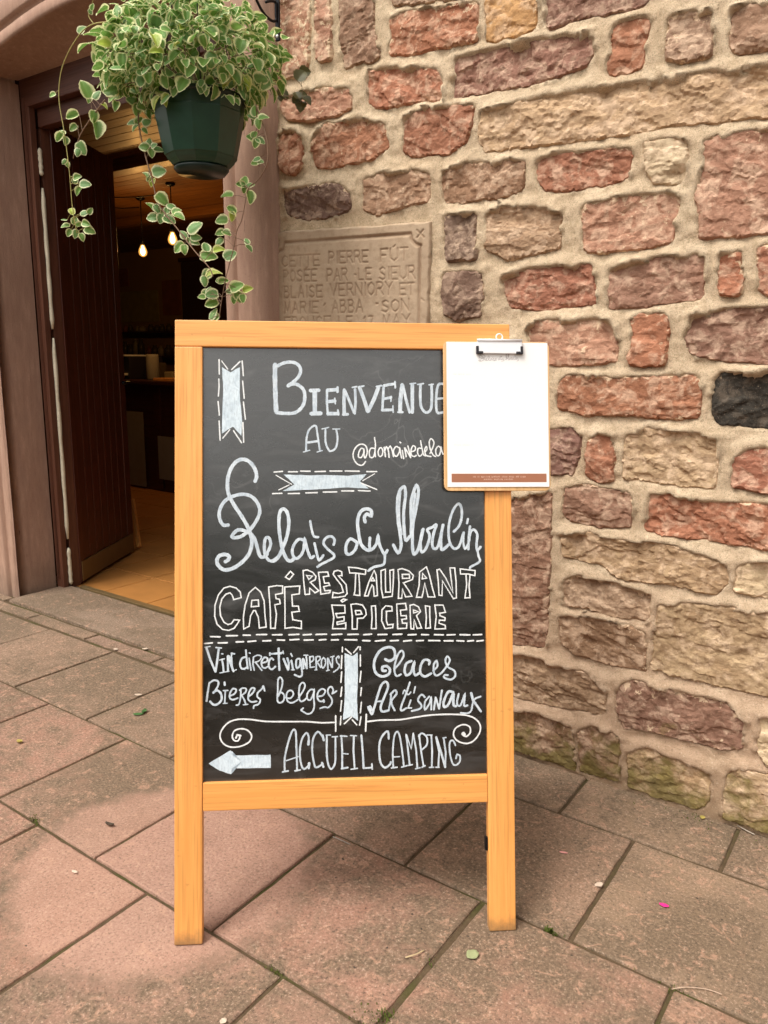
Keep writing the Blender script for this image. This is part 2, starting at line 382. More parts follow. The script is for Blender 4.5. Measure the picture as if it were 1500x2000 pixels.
M = dict(
    mortar=m_mortar(), stone=m_stone(), pitted=m_stone('pitted_tan_stone', True, 1.6), dressed=m_dressed(), slab=m_slab(), joint=m_joint(),
    pine=m_wood('honey_varnished_pine_upright', (.81, .345, .085), (.91, .43, .122), 1), pine_h=m_wood('honey_varnished_pine_rail', (.81, .345, .085), (.91, .43, .122), 0),
    board=m_board(), white=m_chalk('white_chalk_marker', (.76, .79, .80), (.86, .88, .89)), blue=m_chalk('pale_blue_chalk_marker', (.46, .54, .62), (.68, .75, .81)),
    ply=m_wood('pale_hardboard', (.74, .44, .19), (.86, .54, .26), 1, .5, .5), paper=m_plain('white_paper', (.88, .87, .86), .7, .2, .01, sc=5, bump=0),
    chrome=m_plain('bright_nickel', (.86, .86, .88), .3, .6, .02, .25), black_rubber=m_plain('black_vinyl', (.018, .015, .02), .45),
    print_brown=m_plain('printed_copper_brown', (.36, .15, .085), .6, .3, .05), print_grey=m_plain('printed_grey_ink', (.30, .27, .27), .7, .2, .1),
    print_pale=m_plain('printed_pale_ink', (.72, .50, .40), .7, .2, .1), print_faint=m_plain('faint_grey_ink', (.68, .67, .67), .7, .2, .02),
    door=m_wood('dark_mahogany_stained_board', (.080, .019, .010), (.120, .031, .017), 2, .36, 1, .15), doorframe=m_wood('red_brown_door_frame', (.100, .036, .020), (.16, .060, .034), 2, .5, 1, .0),
    doorframe_h=m_wood('red_brown_head_frame', (.070, .022, .013), (.11, .038, .021), 0, .5, 1, 0),
    oldpaint=m_plain('chipped_cream_paint', (.66, .60, .46), .6, .3, .25, sc=60, bump=.5), brass=m_plain('dull_brass', (.30, .21, .10), .42, .5, .15, .7, sc=20, bump=.2),
    tile=m_plain('orange_terracotta_tile', (.38, .165, .045), .42, .45, .35, sc=5, bump=.2), grout=m_plain('grey_grout', (.25, .20, .15), .9),
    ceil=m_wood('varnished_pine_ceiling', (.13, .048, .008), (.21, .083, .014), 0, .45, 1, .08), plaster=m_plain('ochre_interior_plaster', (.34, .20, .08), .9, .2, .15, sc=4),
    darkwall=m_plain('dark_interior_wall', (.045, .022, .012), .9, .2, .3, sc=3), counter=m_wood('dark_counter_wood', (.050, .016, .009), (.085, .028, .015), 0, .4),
    pot=m_plain('dark_green_plastic', (.013, .046, .027), .36, .5, .35, sc=22, bump=.25), potdark=m_plain('black_green_plastic', (.006, .016, .012), .35),
    soil=m_plain('potting_soil', (.035, .022, .014), .95, .1, .5, sc=90, bump=.9), iron=m_plain('black_forged_iron', (.012, .012, .014), .4, .5, .2, .6, sc=80, bump=.3),
    leaf=m_leaf('variegated_leaf', (.105, .220, .042), (.185, .345, .080), (.84, .85, .48), .50), leaf_b=m_leaf('blue_green_variegated_leaf', (.095, .210, .060), (.18, .335, .110), (.82, .84, .52), .53),
    leaf_y=m_leaf('yellow_green_young_leaf', (.26, .36, .05), (.40, .50, .09), (.82, .82, .38), .50), leaf_d=m_leaf('dry_olive_leaf', (.060, .060, .022), (.10, .095, .035), (.22, .17, .08), .9),
    stem=m_plain('brown_vine_stem', (.20, .12, .075), .7, .3, .25, sc=60), stem_g=m_plain('yellow_green_stem', (.34, .30, .10), .6, .3, .2, sc=60),
    plaque=None,
)
def m_plaque():
    s = NM('buff_inscribed_stone', .9, .2); p = s.pos(); n1 = s.noise(p, 6, 4); n2 = s.noise(p, 45, 5, .65); n3 = s.noise(p, 380, 3, .7)
    c = s.mix(s.ramp(n1, [(.35, 0), (.7, 1)]), (.42, .31, .215), (.50, .375, .262))
    c = s.mix(s.ramp(n2, [(.35, .4), (.5, 0)]), c, (.29, .195, .12)); c = s.mix(s.ramp(n1, [(.60, 0), (.74, .35)]), c, (.47, .24, .15))
    c = s.mix(s.ramp(n3, [(.3, .35), (.42, 0)]), c, (.20, .13, .085))
    c = s.mix(s.math('MULTIPLY', s.attr('cut'), .45), c, (.25, .155, .095))       # darker in the cut letters, by depth of cut
    return s.out(c, None, s.bump(s.math('ADD', n2, n3), .5, .0015))
M['plaque'] = m_plaque()

# ================================================================== GROUND
PL = dict(rose=(.400, .215, .152), brown=(.305, .202, .137), tan=(.350, .240, .150), pink=(.425, .226, .165))
g = MB(); g.add([(-60, -60, -.03), (60, -60, -.03), (60, 60, -.03), (-60, 60, -.03)], [(0, 1, 2, 3)])
tag(g.build('ground', M['joint']), kind='structure')
pave = empty('pavement', (-1, 1, 0)); pave['kind'] = 'structure'
bed = MB()
nx, ny = 150, 130; X = np.linspace(-5.2, 2.6, nx); Y = np.linspace(-2.6, 2.28, ny); XX, YY = np.meshgrid(X, Y)
ZZ = -.0060 + .0035 * fbm(XX * 14, YY * 14)
bed = mesh_obj('joint_filling', np.stack([XX, YY, ZZ], -1).reshape(-1, 3), [(j * nx + i, j * nx + i + 1, (j + 1) * nx + i + 1, (j + 1) * nx + i) for j in range(ny - 1) for i in range(nx - 1)], M['joint'], pave, True)
def slab(name, x0, x1, y0, y1, parent, mat, col, gap=.0035, top=0.0, jit=.0022, th=.05, tilt=.0022, step=.035):
    sx = random.uniform(0, 99); pts = []
    x0 += gap; x1 -= gap; y0 += gap; y1 -= gap
    for a, b in (((x0, y0), (x1, y0)), ((x1, y0), (x1, y1)), ((x1, y1), (x0, y1)), ((x0, y1), (x0, y0))):
        L = math.hypot(b[0] - a[0], b[1] - a[1]); n = max(2, int(L / step))
        for k in range(n): pts.append((a[0] + (b[0] - a[0]) * k / n, a[1] + (b[1] - a[1]) * k / n))
    P = np.array(pts); c = P.mean(0); d = P - c; l = np.linalg.norm(d, axis=1, keepdims=True)
    P = P - d / l * (np.abs(fbm(P[:, 0] * 25 + sx, P[:, 1] * 25, oct=3))[:, None] * jit * 2)
    n = len(P); tz = top + random.uniform(-.0015, .0015); ta, tb = random.uniform(-tilt, tilt), random.uniform(-tilt, tilt)
    V = []
    for ins, z in ((0, -th), (0, -.006), (.0012, -.002), (.005, 0)):
        Q = P - d / l * ins
        V += [(q[0], q[1], tz + z + (q[0] - c[0]) * ta + (q[1] - c[1]) * tb) for q in Q]
    F = [(r * n + k, r * n + (k + 1) % n, (r + 1) * n + (k + 1) % n, (r + 1) * n + k) for r in range(3) for k in range(n)]
    F.append(tuple(3 * n + k for k in range(n)))
    o = mesh_obj(name, V, F, mat, parent); o.color = (*col, 1); return o
def vary(c, a=.10):
    k = 1 + random.uniform(-a, a); return tuple(min(1, x * k * (1 + random.uniform(-.04, .04))) for x in c)
courses = [
    (1.815, 2.035, [-2.08, -1.72, -1.40, -1.10, -.69, -.28, .14, .56, .98, 1.4, 1.82, 2.24], 'tan'),
    (1.390, 1.815, [-4.75, -4.33, -3.90, -3.48, -3.07, -2.62, -2.185, -1.76, -1.33, -.905, -.487, -.067, .355, .775, 1.2, 1.62, 2.04], 'brown'),
    (.967, 1.390, [-4.1, -3.66, -3.23, -2.81, -2.39, -1.965, -1.527, -1.117, -.693, -.277, .145, .565, .985, 1.41, 1.83], 'rose'),
    (.545, .967, [-3.9, -3.47, -3.04, -2.61, -2.19, -1.765, -1.323, -.91, -.49, -.07, .35, .77, 1.19, 1.61], 'pink')]
y = .545; sh = .2
while y > -2.3:
    courses.append((y - .42, y, [-3.3 + sh + .42 * k for k in range(13)], random.choice(['rose', 'pink']))); y -= .42; sh = .2 - sh + random.uniform(-.03, .03)
for y0, y1, xs, cn in courses:
    for a, b in zip(xs, xs[1:]):
        gp = .0035
        if abs(y0 - .967) < .01 and abs(a + .693) < .01: gp = .0035
        c = vary(PL[cn])
        if cn == 'tan' and a > -.75 and a < .1: c = vary(PL['tan'] if a < -.5 else PL['brown'])
        slab('paving_slab', a + (.004 if abs(a + .693) < .01 and abs(y0 - .967) < .01 else 0), b, y0, y1, pave, M['slab'], c, gp)
for a, b in zip([-4.2, -3.75, -3.285, -2.845, -2.41, -2.08], [-3.75, -3.285, -2.845, -2.41, -2.08]):
    slab('paving_sett', a, b, 1.828, 1.903, pave, M['slab'], vary(PL['brown']), .004)
for a, b in ((-4.9, -4.2), (-4.2, -3.62)): slab('paving_sett', a, b, 1.906, 1.96, pave, M['slab'], vary(PL['brown']), .004)
step = slab('doorstep', -3.600, -2.085, 1.912, 2.235, None, M['slab'], (.30, .22, .155), .003, .010, .006, .06, .001, .03)
step['kind'] = 'structure'

# the dark belt of trees across the yard, behind the viewer (the chalkboard mirrors it)
n_ = 90; V = []
for j in range(9):
    for i in range(n_ + 1):
        a = -3.05 + 2.96 * i / n_; rr_ = 12.5 + 1.3 * float(fbm(a * 6, j * .8, oct=3)) - 1.2 * math.sin(j / 8 * math.pi); V.append((rr_ * math.cos(a), rr_ * math.sin(a) + .5, -.05 + (4.4 + 1.0 * float(fbm(a * 9, 3.3, oct=4))) * j / 8))
far = mesh_obj('distant_trees', V, [(j * (n_ + 1) + i, j * (n_ + 1) + i + 1, (j + 1) * (n_ + 1) + i + 1, (j + 1) * (n_ + 1) + i) for j in range(8) for i in range(n_)], m_plain('dark_tree_belt', (.045, .060, .025), .9, .1, .5, sc=4), None, True)
tag(far, kind='structure')

# ================================================================== STONE WALL
wall = empty('stone_wall', (-1, 2.03, 0))
tag(wall, 'rough rubble wall of red, plum and tan sandstone in pale lime mortar beside the doorway', 'wall')
WY = 2.012                     # plane of the stone faces' rims
TON = dict(red=(.42, .190, .115), rose=(.49, .265, .180), plum=(.31, .175, .120), brown=(.37, .220, .145), grey=(.40, .270, .175), tan=(.52, .370, .220),
           lite=(.64, .50, .33), org=(.60, .35, .16), blk=(.050, .042, .036), dplum=(.215, .135, .100), pur=(.26, .150, .120))
ST = [  # tone, smear .0-1, roughness, outline in the photograph
 ('rose', .93, .5, '540,-60 598,-60 600,60 597,120 592,146 560,148 538,155 540,60'), ('rose', .85, .5, '611,-60 640,-60 642,60 641,112 620,118 611,108'),
 ('plum', .2, .8, '660,-60 724,-60 725,60 734,90 737,108 722,121 700,117 690,120 668,131 660,100'), ('red', .6, 1, '758,35 790,20 928,2 930,30 926,72 880,85 850,88 800,102 770,98 753,104 760,70'),
 ('brown', .5, .8, '762,-60 930,-60 925,-14 790,6 762,4'), ('org', .55, .8, '944,-60 1046,-50 1043,54 1000,64 960,80 945,74'),
 ('red', .35, 1.3, '713,137 740,131 845,132 858,150 860,190 820,193 780,202 725,208 712,195'), ('plum', .3, 1.5, '885,112 960,90 1010,80 1090,68 1150,65 1157,90 1142,120 1100,140 1020,165 960,172 880,187 880,150'),
 ('rose', .55, .6, '545,195 600,174 675,166 682,205 650,225 600,232 555,232 545,215'), ('red', .5, .9, '605,270 625,241 700,232 745,240 752,285 720,308 640,325 612,322 603,300'),
 ('red', .35, .9, '787,228 820,211 920,203 917,240 905,275 870,297 800,303 783,295 785,250'), ('red', .45, .6, '541,260 575,252 587,265 585,320 570,340 545,332 540,300'),
 ('dplum', .45, .8, '548,372 580,368 620,359 655,360 678,378 680,405 640,422 590,428 555,418 547,395'), ('brown', .45, .7, '705,350 740,337 800,332 835,342 832,390 780,402 730,418 703,405'),
 ('brown', .4, .9, '862,335 900,319 1000,310 1022,318 1018,365 985,382 900,392 865,395 858,370'), ('tan', .35, 1.2, '933,215 1000,200 1100,182 1300,150 1400,138 1620,112 1620,195 1500,222 1400,235 1300,240 1200,262 1100,275 1000,285 945,295 930,270'),
 ('plum', .25, .9, '1062,-60 1300,-60 1255,5 1190,20 1130,32 1070,52 1060,40 1062,10'), ('red', .4, .9, '1190,50 1215,36 1262,28 1258,80 1250,125 1215,140 1183,143 1190,90'),
 ('grey', .6, 1, '1302,30 1330,20 1385,18 1392,60 1385,105 1330,115 1298,112 1300,70'), ('brown', .35, .8, '1428,15 1460,5 1600,-10 1600,75 1500,92 1440,102 1425,90'),
 ('red', .25, 1.1, '1045,312 1080,299 1220,288 1229,300 1225,345 1180,358 1100,370 1058,370 1043,345'), ('lite', .5, .8, '1255,275 1290,270 1340,272 1335,350 1320,357 1275,358 1258,330'),
 ('rose', .4, .9, '1375,275 1400,262 1620,235 1620,440 1500,452 1430,460 1366,462 1357,380 1372,320'), ('rose', .68, .9, '1135,400 1200,385 1300,375 1325,385 1318,420 1310,470 1240,485 1150,492 1135,485 1132,430'),
 ('grey', .3, 1.2, '947,420 975,405 1060,405 1092,418 1090,480 1050,492 985,505 945,482 948,450'), ('dplum', .25, .5, '865,420 925,415 922,460 925,505 870,508 865,470'),
 ('dplum', .35, .6, '864,532 905,527 935,535 940,580 935,615 890,625 862,612 858,575'), ('red', .2, 1.5, '977,540 1020,525 1150,515 1157,540 1160,590 1110,600 1040,605 990,598 980,570'),
 ('brown', .35, .8, '1190,522 1240,510 1330,498 1375,495 1370,580 1310,590 1240,600 1185,603 1183,570'), ('red', .6, .6, '1405,490 1445,492 1448,570 1440,577 1405,575 1402,530'),
 ('red', .6, .6, '1480,480 1600,466 1600,560 1500,575 1480,560'), ('rose', .66, .6, '1028,640 1050,625 1190,622 1202,650 1203,705 1150,712 1080,712 1033,700'),
 ('red', .4, .6, '1232,625 1250,612 1300,615 1303,650 1295,710 1250,716 1226,708 1232,670'), ('plum', .25, .9, '1345,615 1400,605 1620,590 1620,715 1490,710 1415,705 1350,690 1334,675'),
 ('red', .5, .9, '1092,745 1110,733 1200,738 1350,735 1368,755 1360,815 1320,820 1240,812 1140,810 1088,798 1085,775'), ('blk', .3, .7, '1392,740 1410,725 1620,728 1620,845 1480,835 1400,828 1387,800'),
 ('pur', .25, .8, '1050,845 1110,835 1130,850 1125,900 1115,928 1050,925'), ('red', .35, .6, '1145,865 1165,845 1190,850 1196,900 1192,938 1160,942 1140,930 1143,890'),
 ('tan', .55, 1.2, '1222,850 1260,838 1330,845 1400,855 1400,910 1390,955 1340,952 1260,940 1213,935 1215,890'), ('red', .35, 1, '1432,895 1460,880 1620,868 1620,968 1500,962 1425,950 1427,920'),
 ('brown', .4, .8, '1100,955 1140,950 1225,965 1235,990 1225,1030 1180,1035 1110,1020 1097,1005'), ('red', .25, 1.6, '1262,970 1300,965 1360,980 1620,996 1620,1085 1485,1075 1400,1060 1300,1048 1257,1035 1258,1000'),
 ('tan', .3, 1, '1092,1045 1150,1042 1175,1055 1300,1065 1415,1105 1420,1140 1395,1162 1330,1150 1200,1130 1170,1105 1095,1090'), ('lite', .5, .8, '1440,1110 1480,1098 1600,1100 1600,1180 1500,1172 1430,1158'),
 ('grey', .5, 1.2, '1095,1135 1130,1125 1200,1145 1268,1165 1262,1215 1200,1208 1150,1190 1097,1185'), ('brown', .5, .9, '1090,1208 1150,1205 1200,1215 1255,1240 1258,1315 1200,1305 1120,1280 1092,1255'),
 ('tan', .3, .7, '1285,1185 1340,1180 1620,1215 1620,1395 1480,1360 1370,1335 1270,1310 1275,1250'), ('plum', .15, .8, '950,985 1074,962 1070,1100 1062,1267 1005,1262 950,1250'),
 ('grey', .3, 1.6, '950,1273 1010,1280 1080,1300 1150,1320 1178,1350 1178,1400 1120,1390 1050,1378 1000,1365 950,1352'), ('plum', .55, 1, '1205,1340 1235,1330 1300,1350 1410,1375 1453,1410 1445,1465 1400,1468 1340,1450 1260,1430 1212,1425 1200,1380'),
 ('lite', .4, .8, '1480,1405 1600,1415 1600,1525 1500,1505 1478,1470'), ('brown', .6, 1, '950,1378 1010,1390 1080,1405 1115,1420 1120,1508 1060,1488 1000,1466 950,1452'),
 ('brown', .4, .7, '1128,1430 1160,1420 1200,1440 1207,1470 1205,1528 1170,1521 1128,1511'), ('tan', .4, .8, '1222,1475 1260,1465 1330,1495 1385,1515 1380,1570 1360,1586 1290,1566 1225,1543'),
 ('tan', .2, .7, '1415,1520 1440,1505 1620,1540 1620,1665 1500,1630 1412,1604 1412,1560')]
def resample(P, n):
    P = np.asarray(P, float); Q = np.vstack([P, P[:1]]); d = np.r_[0, np.cumsum(np.linalg.norm(np.diff(Q, axis=0), axis=1))]
    t = np.linspace(0, d[-1], n, endpoint=False); return np.stack([np.interp(t, d, Q[:, 0]), np.interp(t, d, Q[:, 1])], 1)
POLYS = []
from mathutils.geometry import delaunay_2d_cdt
def poly_dist(Q, P):
    """distance of points Q to the closed outline P, and the z offset to the nearest outline point"""
    A = P; B = np.roll(P, -1, 0); D = B - A; L = (D ** 2).sum(1)
    t = np.clip(((Q[:, None, 0] - A[None, :, 0]) * D[None, :, 0] + (Q[:, None, 1] - A[None, :, 1]) * D[None, :, 1]) / L[None], 0, 1)
    vx = Q[:, None, 0] - A[None, :, 0] - t * D[None, :, 0]; vz = Q[:, None, 1] - A[None, :, 1] - t * D[None, :, 1]
    d = np.sqrt(vx * vx + vz * vz); i = d.argmin(1); k = np.arange(len(Q)); return d[k, i], vz[k, i]
def inside(Q, P):
    x, z = Q[:, 0], Q[:, 1]; c = np.zeros(len(Q), bool); B = np.roll(P, -1, 0)
    for (ax, az), (bx_, bz) in zip(P, B):
        k = (az > z) != (bz > z); c ^= k & (x < (bx_ - ax) * (z - az) / (bz - az + 1e-12) + ax)
    return c
def make_stone(P, tone, smear, rough, n=84, proud=None, detail=1.0, mat=None):
    """rock-faced block: irregular outline in the wall plane (x,z), split faces and ledges standing out of the mortar bed"""
    P = np.asarray(P, float); per = np.linalg.norm(np.roll(P, -1, 0) - P, axis=1).sum(); sp = .0055 if detail >= 1 else .013
    P = resample(P, max(24, int(per / sp))); P = .12 * np.roll(P, 1, 0) + .76 * P + .12 * np.roll(P, -1, 0)
    sd = random.uniform(0, 400)
    T = np.roll(P, -1, 0) - np.roll(P, 1, 0); T /= np.linalg.norm(T, axis=1, keepdims=True); Nn = np.stack([T[:, 1], -T[:, 0]], 1)
    if (Nn * (P - P.mean(0))).sum() < 0: Nn = -Nn
    P = P + Nn * (fbm(P[:, 0] * 34 + sd, P[:, 1] * 34, oct=4, gain=.65) * .0062 + .0072)[:, None]
    POLYS.append(P); n = len(P)
    lo, hi = P.min(0), P.max(0); gx, gz = np.meshgrid(np.arange(lo[0], hi[0], sp), np.arange(lo[1], hi[1], sp)); G_ = np.stack([gx.ravel(), gz.ravel()], 1)
    G_ += rng.uniform(-.3, .3, G_.shape) * sp; G_ = G_[inside(G_, P)]; dd, _ = poly_dist(G_, P); G_ = G_[dd > sp * .75]
    inner = P - Nn * .0016
    allp = np.vstack([P, inner, G_]); verts, _, faces, *_r = delaunay_2d_cdt([Vector(p) for p in allp.tolist()], [(k, (k + 1) % n) for k in range(n)], [], 1, 1e-7)
    Q = np.array([v[:] for v in verts]); d, dz = poly_dist(Q, P); d[:] = np.where(d < 1e-5, 0, d)
    x, z = Q[:, 0], Q[:, 1]; w = (hi - lo); c = (lo + hi) / 2
    # split planes: the face is the lowest of several tilted planes, as a hammer leaves it
    h = np.full(len(Q), 9.); rr_ = random.Random(int(sd * 1000)); 
    for k in range(int(4 + 5 * rough * min(2, max(w) / .12))):
        a = rr_.uniform(0, 6.283); sl_ = rr_.uniform(.10, .50) * (.6 + .5 * rough); px_, pz_2 = c[0] + rr_.uniform(-.5, .5) * w[0], c[1] + rr_.uniform(-.5, .5) * w[1]
        h = np.minimum(h, -(math.cos(a) * .6 * (x - px_) + math.sin(a) * (z - pz_2)) * sl_ + rr_.uniform(.000, .009))
    h = np.clip(h, -.012, .014) * min(1.3, .55 + .5 * rough)
    a = fbm(x * 8 + sd, z * 17 + sd + .35 * x * 20 * rr_.uniform(-1, 1), oct=3, s=3); wv = a * 2.6 + z * 5; fr = wv - np.floor(wv); ter = (np.floor(wv) + np.clip((fr - .42) / .16, 0, 1)) / 2.6 - z * 5 / 2.6
    h = .8 * h + (.0105 * ter + .0038 * fbm(x * 30 + sd, z * 55, oct=3, s=9) + .0018 * fbm(x * 110, z * 130, oct=2, s=5)) * (.5 + .5 * rough)
    pr = proud if proud is not None else rr_.uniform(.0135, .0205)
    q = np.clip(d / (.0045 if detail >= 1 else .012), 0, 1); q = 1 - (1 - q) ** 2.2
    y = 2.036 - (pr + .010) * q - h * q ** .5 + .006
    up = np.clip(-dz / np.maximum(d, 1e-4) * .5 + .5, 0, 1)
    S = np.exp(-d / .0115) * (.16 + .46 * up) + .15
    V = np.vstack([np.stack([x, y, z], 1)]); F = [f for f in faces if len(f) >= 3]
    o = mesh_obj('stone', V, F, mat or M['stone'], wall, detail < 1)
    at = o.data.attributes.new('smear', 'FLOAT', 'POINT'); at.data.foreach_set('value', S.astype(np.float32))
    if sum(p.normal.y for p in list(o.data.polygons)[:40]) > 0: o.data.flip_normals()
    o.color = (*vary(TON[tone], .08), smear); return o
BB = []
for tone, smear, rough, s in ST:
    P = [on_y(*map(float, q.split(',')), WY)[[0, 2]] for q in s.split()]
    P = np.array(P); P[:, 1] = np.maximum(P[:, 1], -.01)
    BB.append((P.min(0), P.max(0)))
    pitted = s.startswith('1285,1185')
    make_stone(P, tone, smear, rough, mat=M['pitted'] if pitted else None)
PQ = (-1.872, -1.262, 1.13, 1.606)      # inscribed stone: x0 x1 z0 z1
BB.append((np.array([PQ[0], PQ[2]]), np.array([PQ[1], PQ[3]])))
def fill(x0, x1, z0, z1, hs=(.075, .15), gap=.022, inframe=False):
    z = z0
    while z < z1 - .04:
        h = min(random.uniform(*hs), z1 - z); x = x0 + random.uniform(0, .03)
        while x < x1 - .04:
            w = min(h * random.uniform(.8, 2.9), x1 - x); a, b, c, d = x + gap / 2, x + w - gap / 2, z + gap / 2, z + h - gap / 2
            x += w
            if b - a < .045: continue
            for lo, hi in BB:                                         # shrink or drop where a measured stone stands
                if a < hi[0] + .012 and b > lo[0] - .012 and c < hi[1] + .012 and d > lo[1] - .012:
                    opts = [(hi[0] + .016, b, c, d), (a, lo[0] - .016, c, d), (a, b, hi[1] + .016, d), (a, b, c, lo[1] - .016)]
                    a, b, c, d = max(opts, key=lambda q: max(0, q[1] - q[0]) * max(0, q[3] - q[2]))
            if b - a < .05 or d - c < .04: continue
            if any(a < hi[0] + .01 and b > lo[0] - .01 and c < hi[1] + .01 and d > lo[1] - .01 for lo, hi in BB): continue
            j = lambda: random.uniform(-.006, .006)
            P = [(a + j(), c + j()), ((a + b) / 2, c + j()), (b + j(), c + j()), (b + j(), (c + d) / 2), (b + j(), d + j()), ((a + b) / 2, d + j()), (a + j(), d + j()), (a + j(), (c + d) / 2)]
            BB.append((np.array([a, c]), np.array([b, d])))
            make_stone(P, random.choice(['red', 'rose', 'plum', 'brown', 'grey', 'tan', 'dplum', 'red', 'rose']), random.uniform(.2, .6), random.uniform(.6, 1.2), n=40, detail=.5)
        z += h
fill(-1.85, -.93, .0, 1.12)
fill(-1.25, -.95, 1.12, 1.30)
fill(-.42, 1.5, .0, 2.05, (.08, .17)); fill(-.42, 1.5, 2.05, 3.0, (.10, .18)); fill(-1.80, -.40, 2.2, 3.0, (.10, .2))

# mortar bed with sloped pointing: swells up to the stones, more above a stone than below it
def mortar(name, x0, x1, z0, z1, step, parent):
    xs = np.arange(x0, x1 + step / 2, step); zs = np.arange(z0, z1 + step / 2, step); XX, ZZ = np.meshgrid(xs, zs); n, m = XX.shape
    px, pz = XX.ravel(), ZZ.ravel(); best = np.full(px.shape, .08); dzb = np.zeros(px.shape); ins = np.zeros(px.shape)
    for P in POLYS:
        lo, hi = P.min(0) - .08, P.max(0) + .08
        k = np.where((px > lo[0]) & (px < hi[0]) & (pz > lo[1]) & (pz < hi[1]))[0]
        if len(k) == 0: continue
        G_ = np.stack([px[k], pz[k]], 1); dd, zz = poly_dist(G_, P[::2]); i_ = inside(G_, P); ins[k[i_]] = 1
        u = (dd < best[k]); kk = k[u]; best[kk] = dd[u]; dzb[kk] = zz[u] / np.maximum(dd[u], 1e-4)
    up = np.clip(dzb * .5 + .5, 0, 1); top = np.where(ins > 0, 1 - up, 0)
    rise = np.where(ins > 0, .0015 + .0135 * (1 - up), np.exp(-best / .055) * (.0015 + .0135 * up)).reshape(n, m)
    for _ in range(3 if step < .01 else 0):
        g_ = np.pad(rise, 1, mode='edge'); rise = (g_[:-2, 1:-1] + g_[2:, 1:-1] + g_[1:-1, :-2] + g_[1:-1, 2:] + 2 * g_[1:-1, 1:-1]) / 6
    rise = rise.ravel(); dab = np.clip(fbm(px * 17, pz * 30, oct=4, s=21, gain=.6) * 3.0 - .15, 0, 1)
    rise = rise + ins * top * dab * .017 * np.clip(1.5 - best / .009, 0, 1)
    rise = rise - ins * .022 * np.clip((best - .004 - .013 * dab * top) / .007, 0, 1)
    y = 2.033 - rise - .0040 * fbm(px * 9, pz * 9, oct=4) - .0050 * fbm(px * 46, pz * 60, oct=4, s=4, gain=.65)
    V = np.stack([px, y, pz], 1)
    F = [(j * m + i, j * m + i + 1, (j + 1) * m + i + 1, (j + 1) * m + i) for j in range(n - 1) for i in range(m - 1)]
    return mesh_obj(name, V, F, M['mortar'], parent, True)
mortar('mortar', -1.862, -.14, -.02, 2.32, .0075, wall)
mortar('mortar', -.14, 2.4, -.02, 2.32, .03, wall); mortar('mortar', -1.862, 2.4, 2.32, 3.6, .03, wall)
b = MB(); b.box((-1.86, 2.045, -.02), (2.4, 2.5, 3.6)); b.build('wall_core', M['mortar'], wall)

# ---- inscribed stone: letters cut into a finely divided face
FONT = {'A': ['0,0 .5,1 1,0', '.2,.38 .8,.38'], 'B': ['0,0 0,1 .6,1 .8,.8 .6,.55 0,.52', '.6,.55 .95,.3 .7,0 0,0'], 'C': ['1,.85 .6,1 .15,.8 0,.5 .15,.2 .6,0 1,.15'],
 'E': ['1,1 0,1 0,0 1,0', '0,.5 .8,.5'], 'F': ['1,1 0,1 0,0', '0,.5 .7,.5'], 'I': ['.5,0 .5,1'], 'L': ['0,1 0,0 .9,0'], 'M': ['0,0 .1,1 .5,.2 .9,1 1,0'], 'N': ['0,0 0,1 1,0 1,1'],
 'O': ['.5,1 .1,.8 0,.5 .1,.2 .5,0 .9,.2 1,.5 .9,.8 .5,1'], 'P': ['0,0 0,1 .7,1 .95,.75 .7,.48 0,.46'], 'R': ['0,0 0,1 .7,1 .9,.78 .7,.52 0,.5', '.45,.5 1,0'],
 'S': ['.9,.85 .55,1 .1,.85 .15,.6 .8,.4 .9,.15 .5,0 .05,.15'], 'T': ['0,1 1,1', '.5,1 .5,0'], 'U': ['0,1 0,.25 .5,0 1,.25 1,1'], 'V': ['0,1 .5,0 1,1'], 'Y': ['0,1 .5,.5 1,1', '.5,.5 .5,0'],
 '1': ['.3,.8 .6,1 .6,0'], '7': ['0,1 1,1 .4,0'], '.': ['.4,.4 .5,.5']}
def plq(X, Y):
    p = on_y(520 + X / 3, 420 + Y / 3, 2.024); return np.array([p[0], p[2]])
cuts = []
def words(t, xa, ya, xb, yb, h, acc=None):
    A, B = plq(xa, ya), plq(xb, yb); H = plq(xa, ya - h) - A; n = len(t); wtot = sum(.45 if ch == 'I' else 1 for ch in t); u = 0
    for i, ch in enumerate(t):
        w = (.45 if ch == 'I' else 1) / wtot; e = (B - A) * w * .74
        for st in FONT[ch]:
            q = [tuple(map(float, k.split(','))) for k in st.split()]
            q = [A + (B - A) * u + e * a + H * b2 for a, b2 in q]; cuts.extend((q[k], q[k + 1], .0022) for k in range(len(q) - 1))
        if acc == i:
            o = A + (B - A) * u; cuts.append((o + e * .4 + H * 1.12, o + e * .7 + H * 1.25, .002))
        u += w
for a in (('CETTE', 95, 305, 330, 297, 62), ('PIERRE', 372, 285, 612, 278, 66), ('FUT', 675, 275, 850, 266, 72, 1), ('POSEE', 105, 394, 312, 388, 66, 3), ('PAR', 362, 388, 490, 384, 68),
          ('LE', 545, 382, 632, 380, 66), ('SIEUR', 668, 382, 890, 374, 72), ('BLAISE', 110, 487, 345, 483, 66), ('VERNIORY', 382, 476, 756, 468, 70), ('ET', 787, 470, 882, 466, 66), ('MARIE', 112, 580, 322, 576, 66),
          ('ABBA', 392, 574, 582, 570, 70), ('SON', 682, 572, 856, 562, 68), ('EPOUSE', 112, 668, 392, 664, 66), ('LE', 430, 662, 520, 660, 64), ('17', 570, 660, 640, 658, 62), ('MAY', 690, 658, 862, 652, 68)): words(*a)
for a in (((52, 152), (80, 180)), ((80, 152), (54, 182)), ((888, 90), (928, 132)), ((926, 88), (888, 134)), ((900, 480), (930, 505)), ((525, 350), (532, 352)), ((352, 520), (345, 530)), ((650, 520), (660, 522))): cuts.append((plq(*a[0]), plq(*a[1]), .0022))
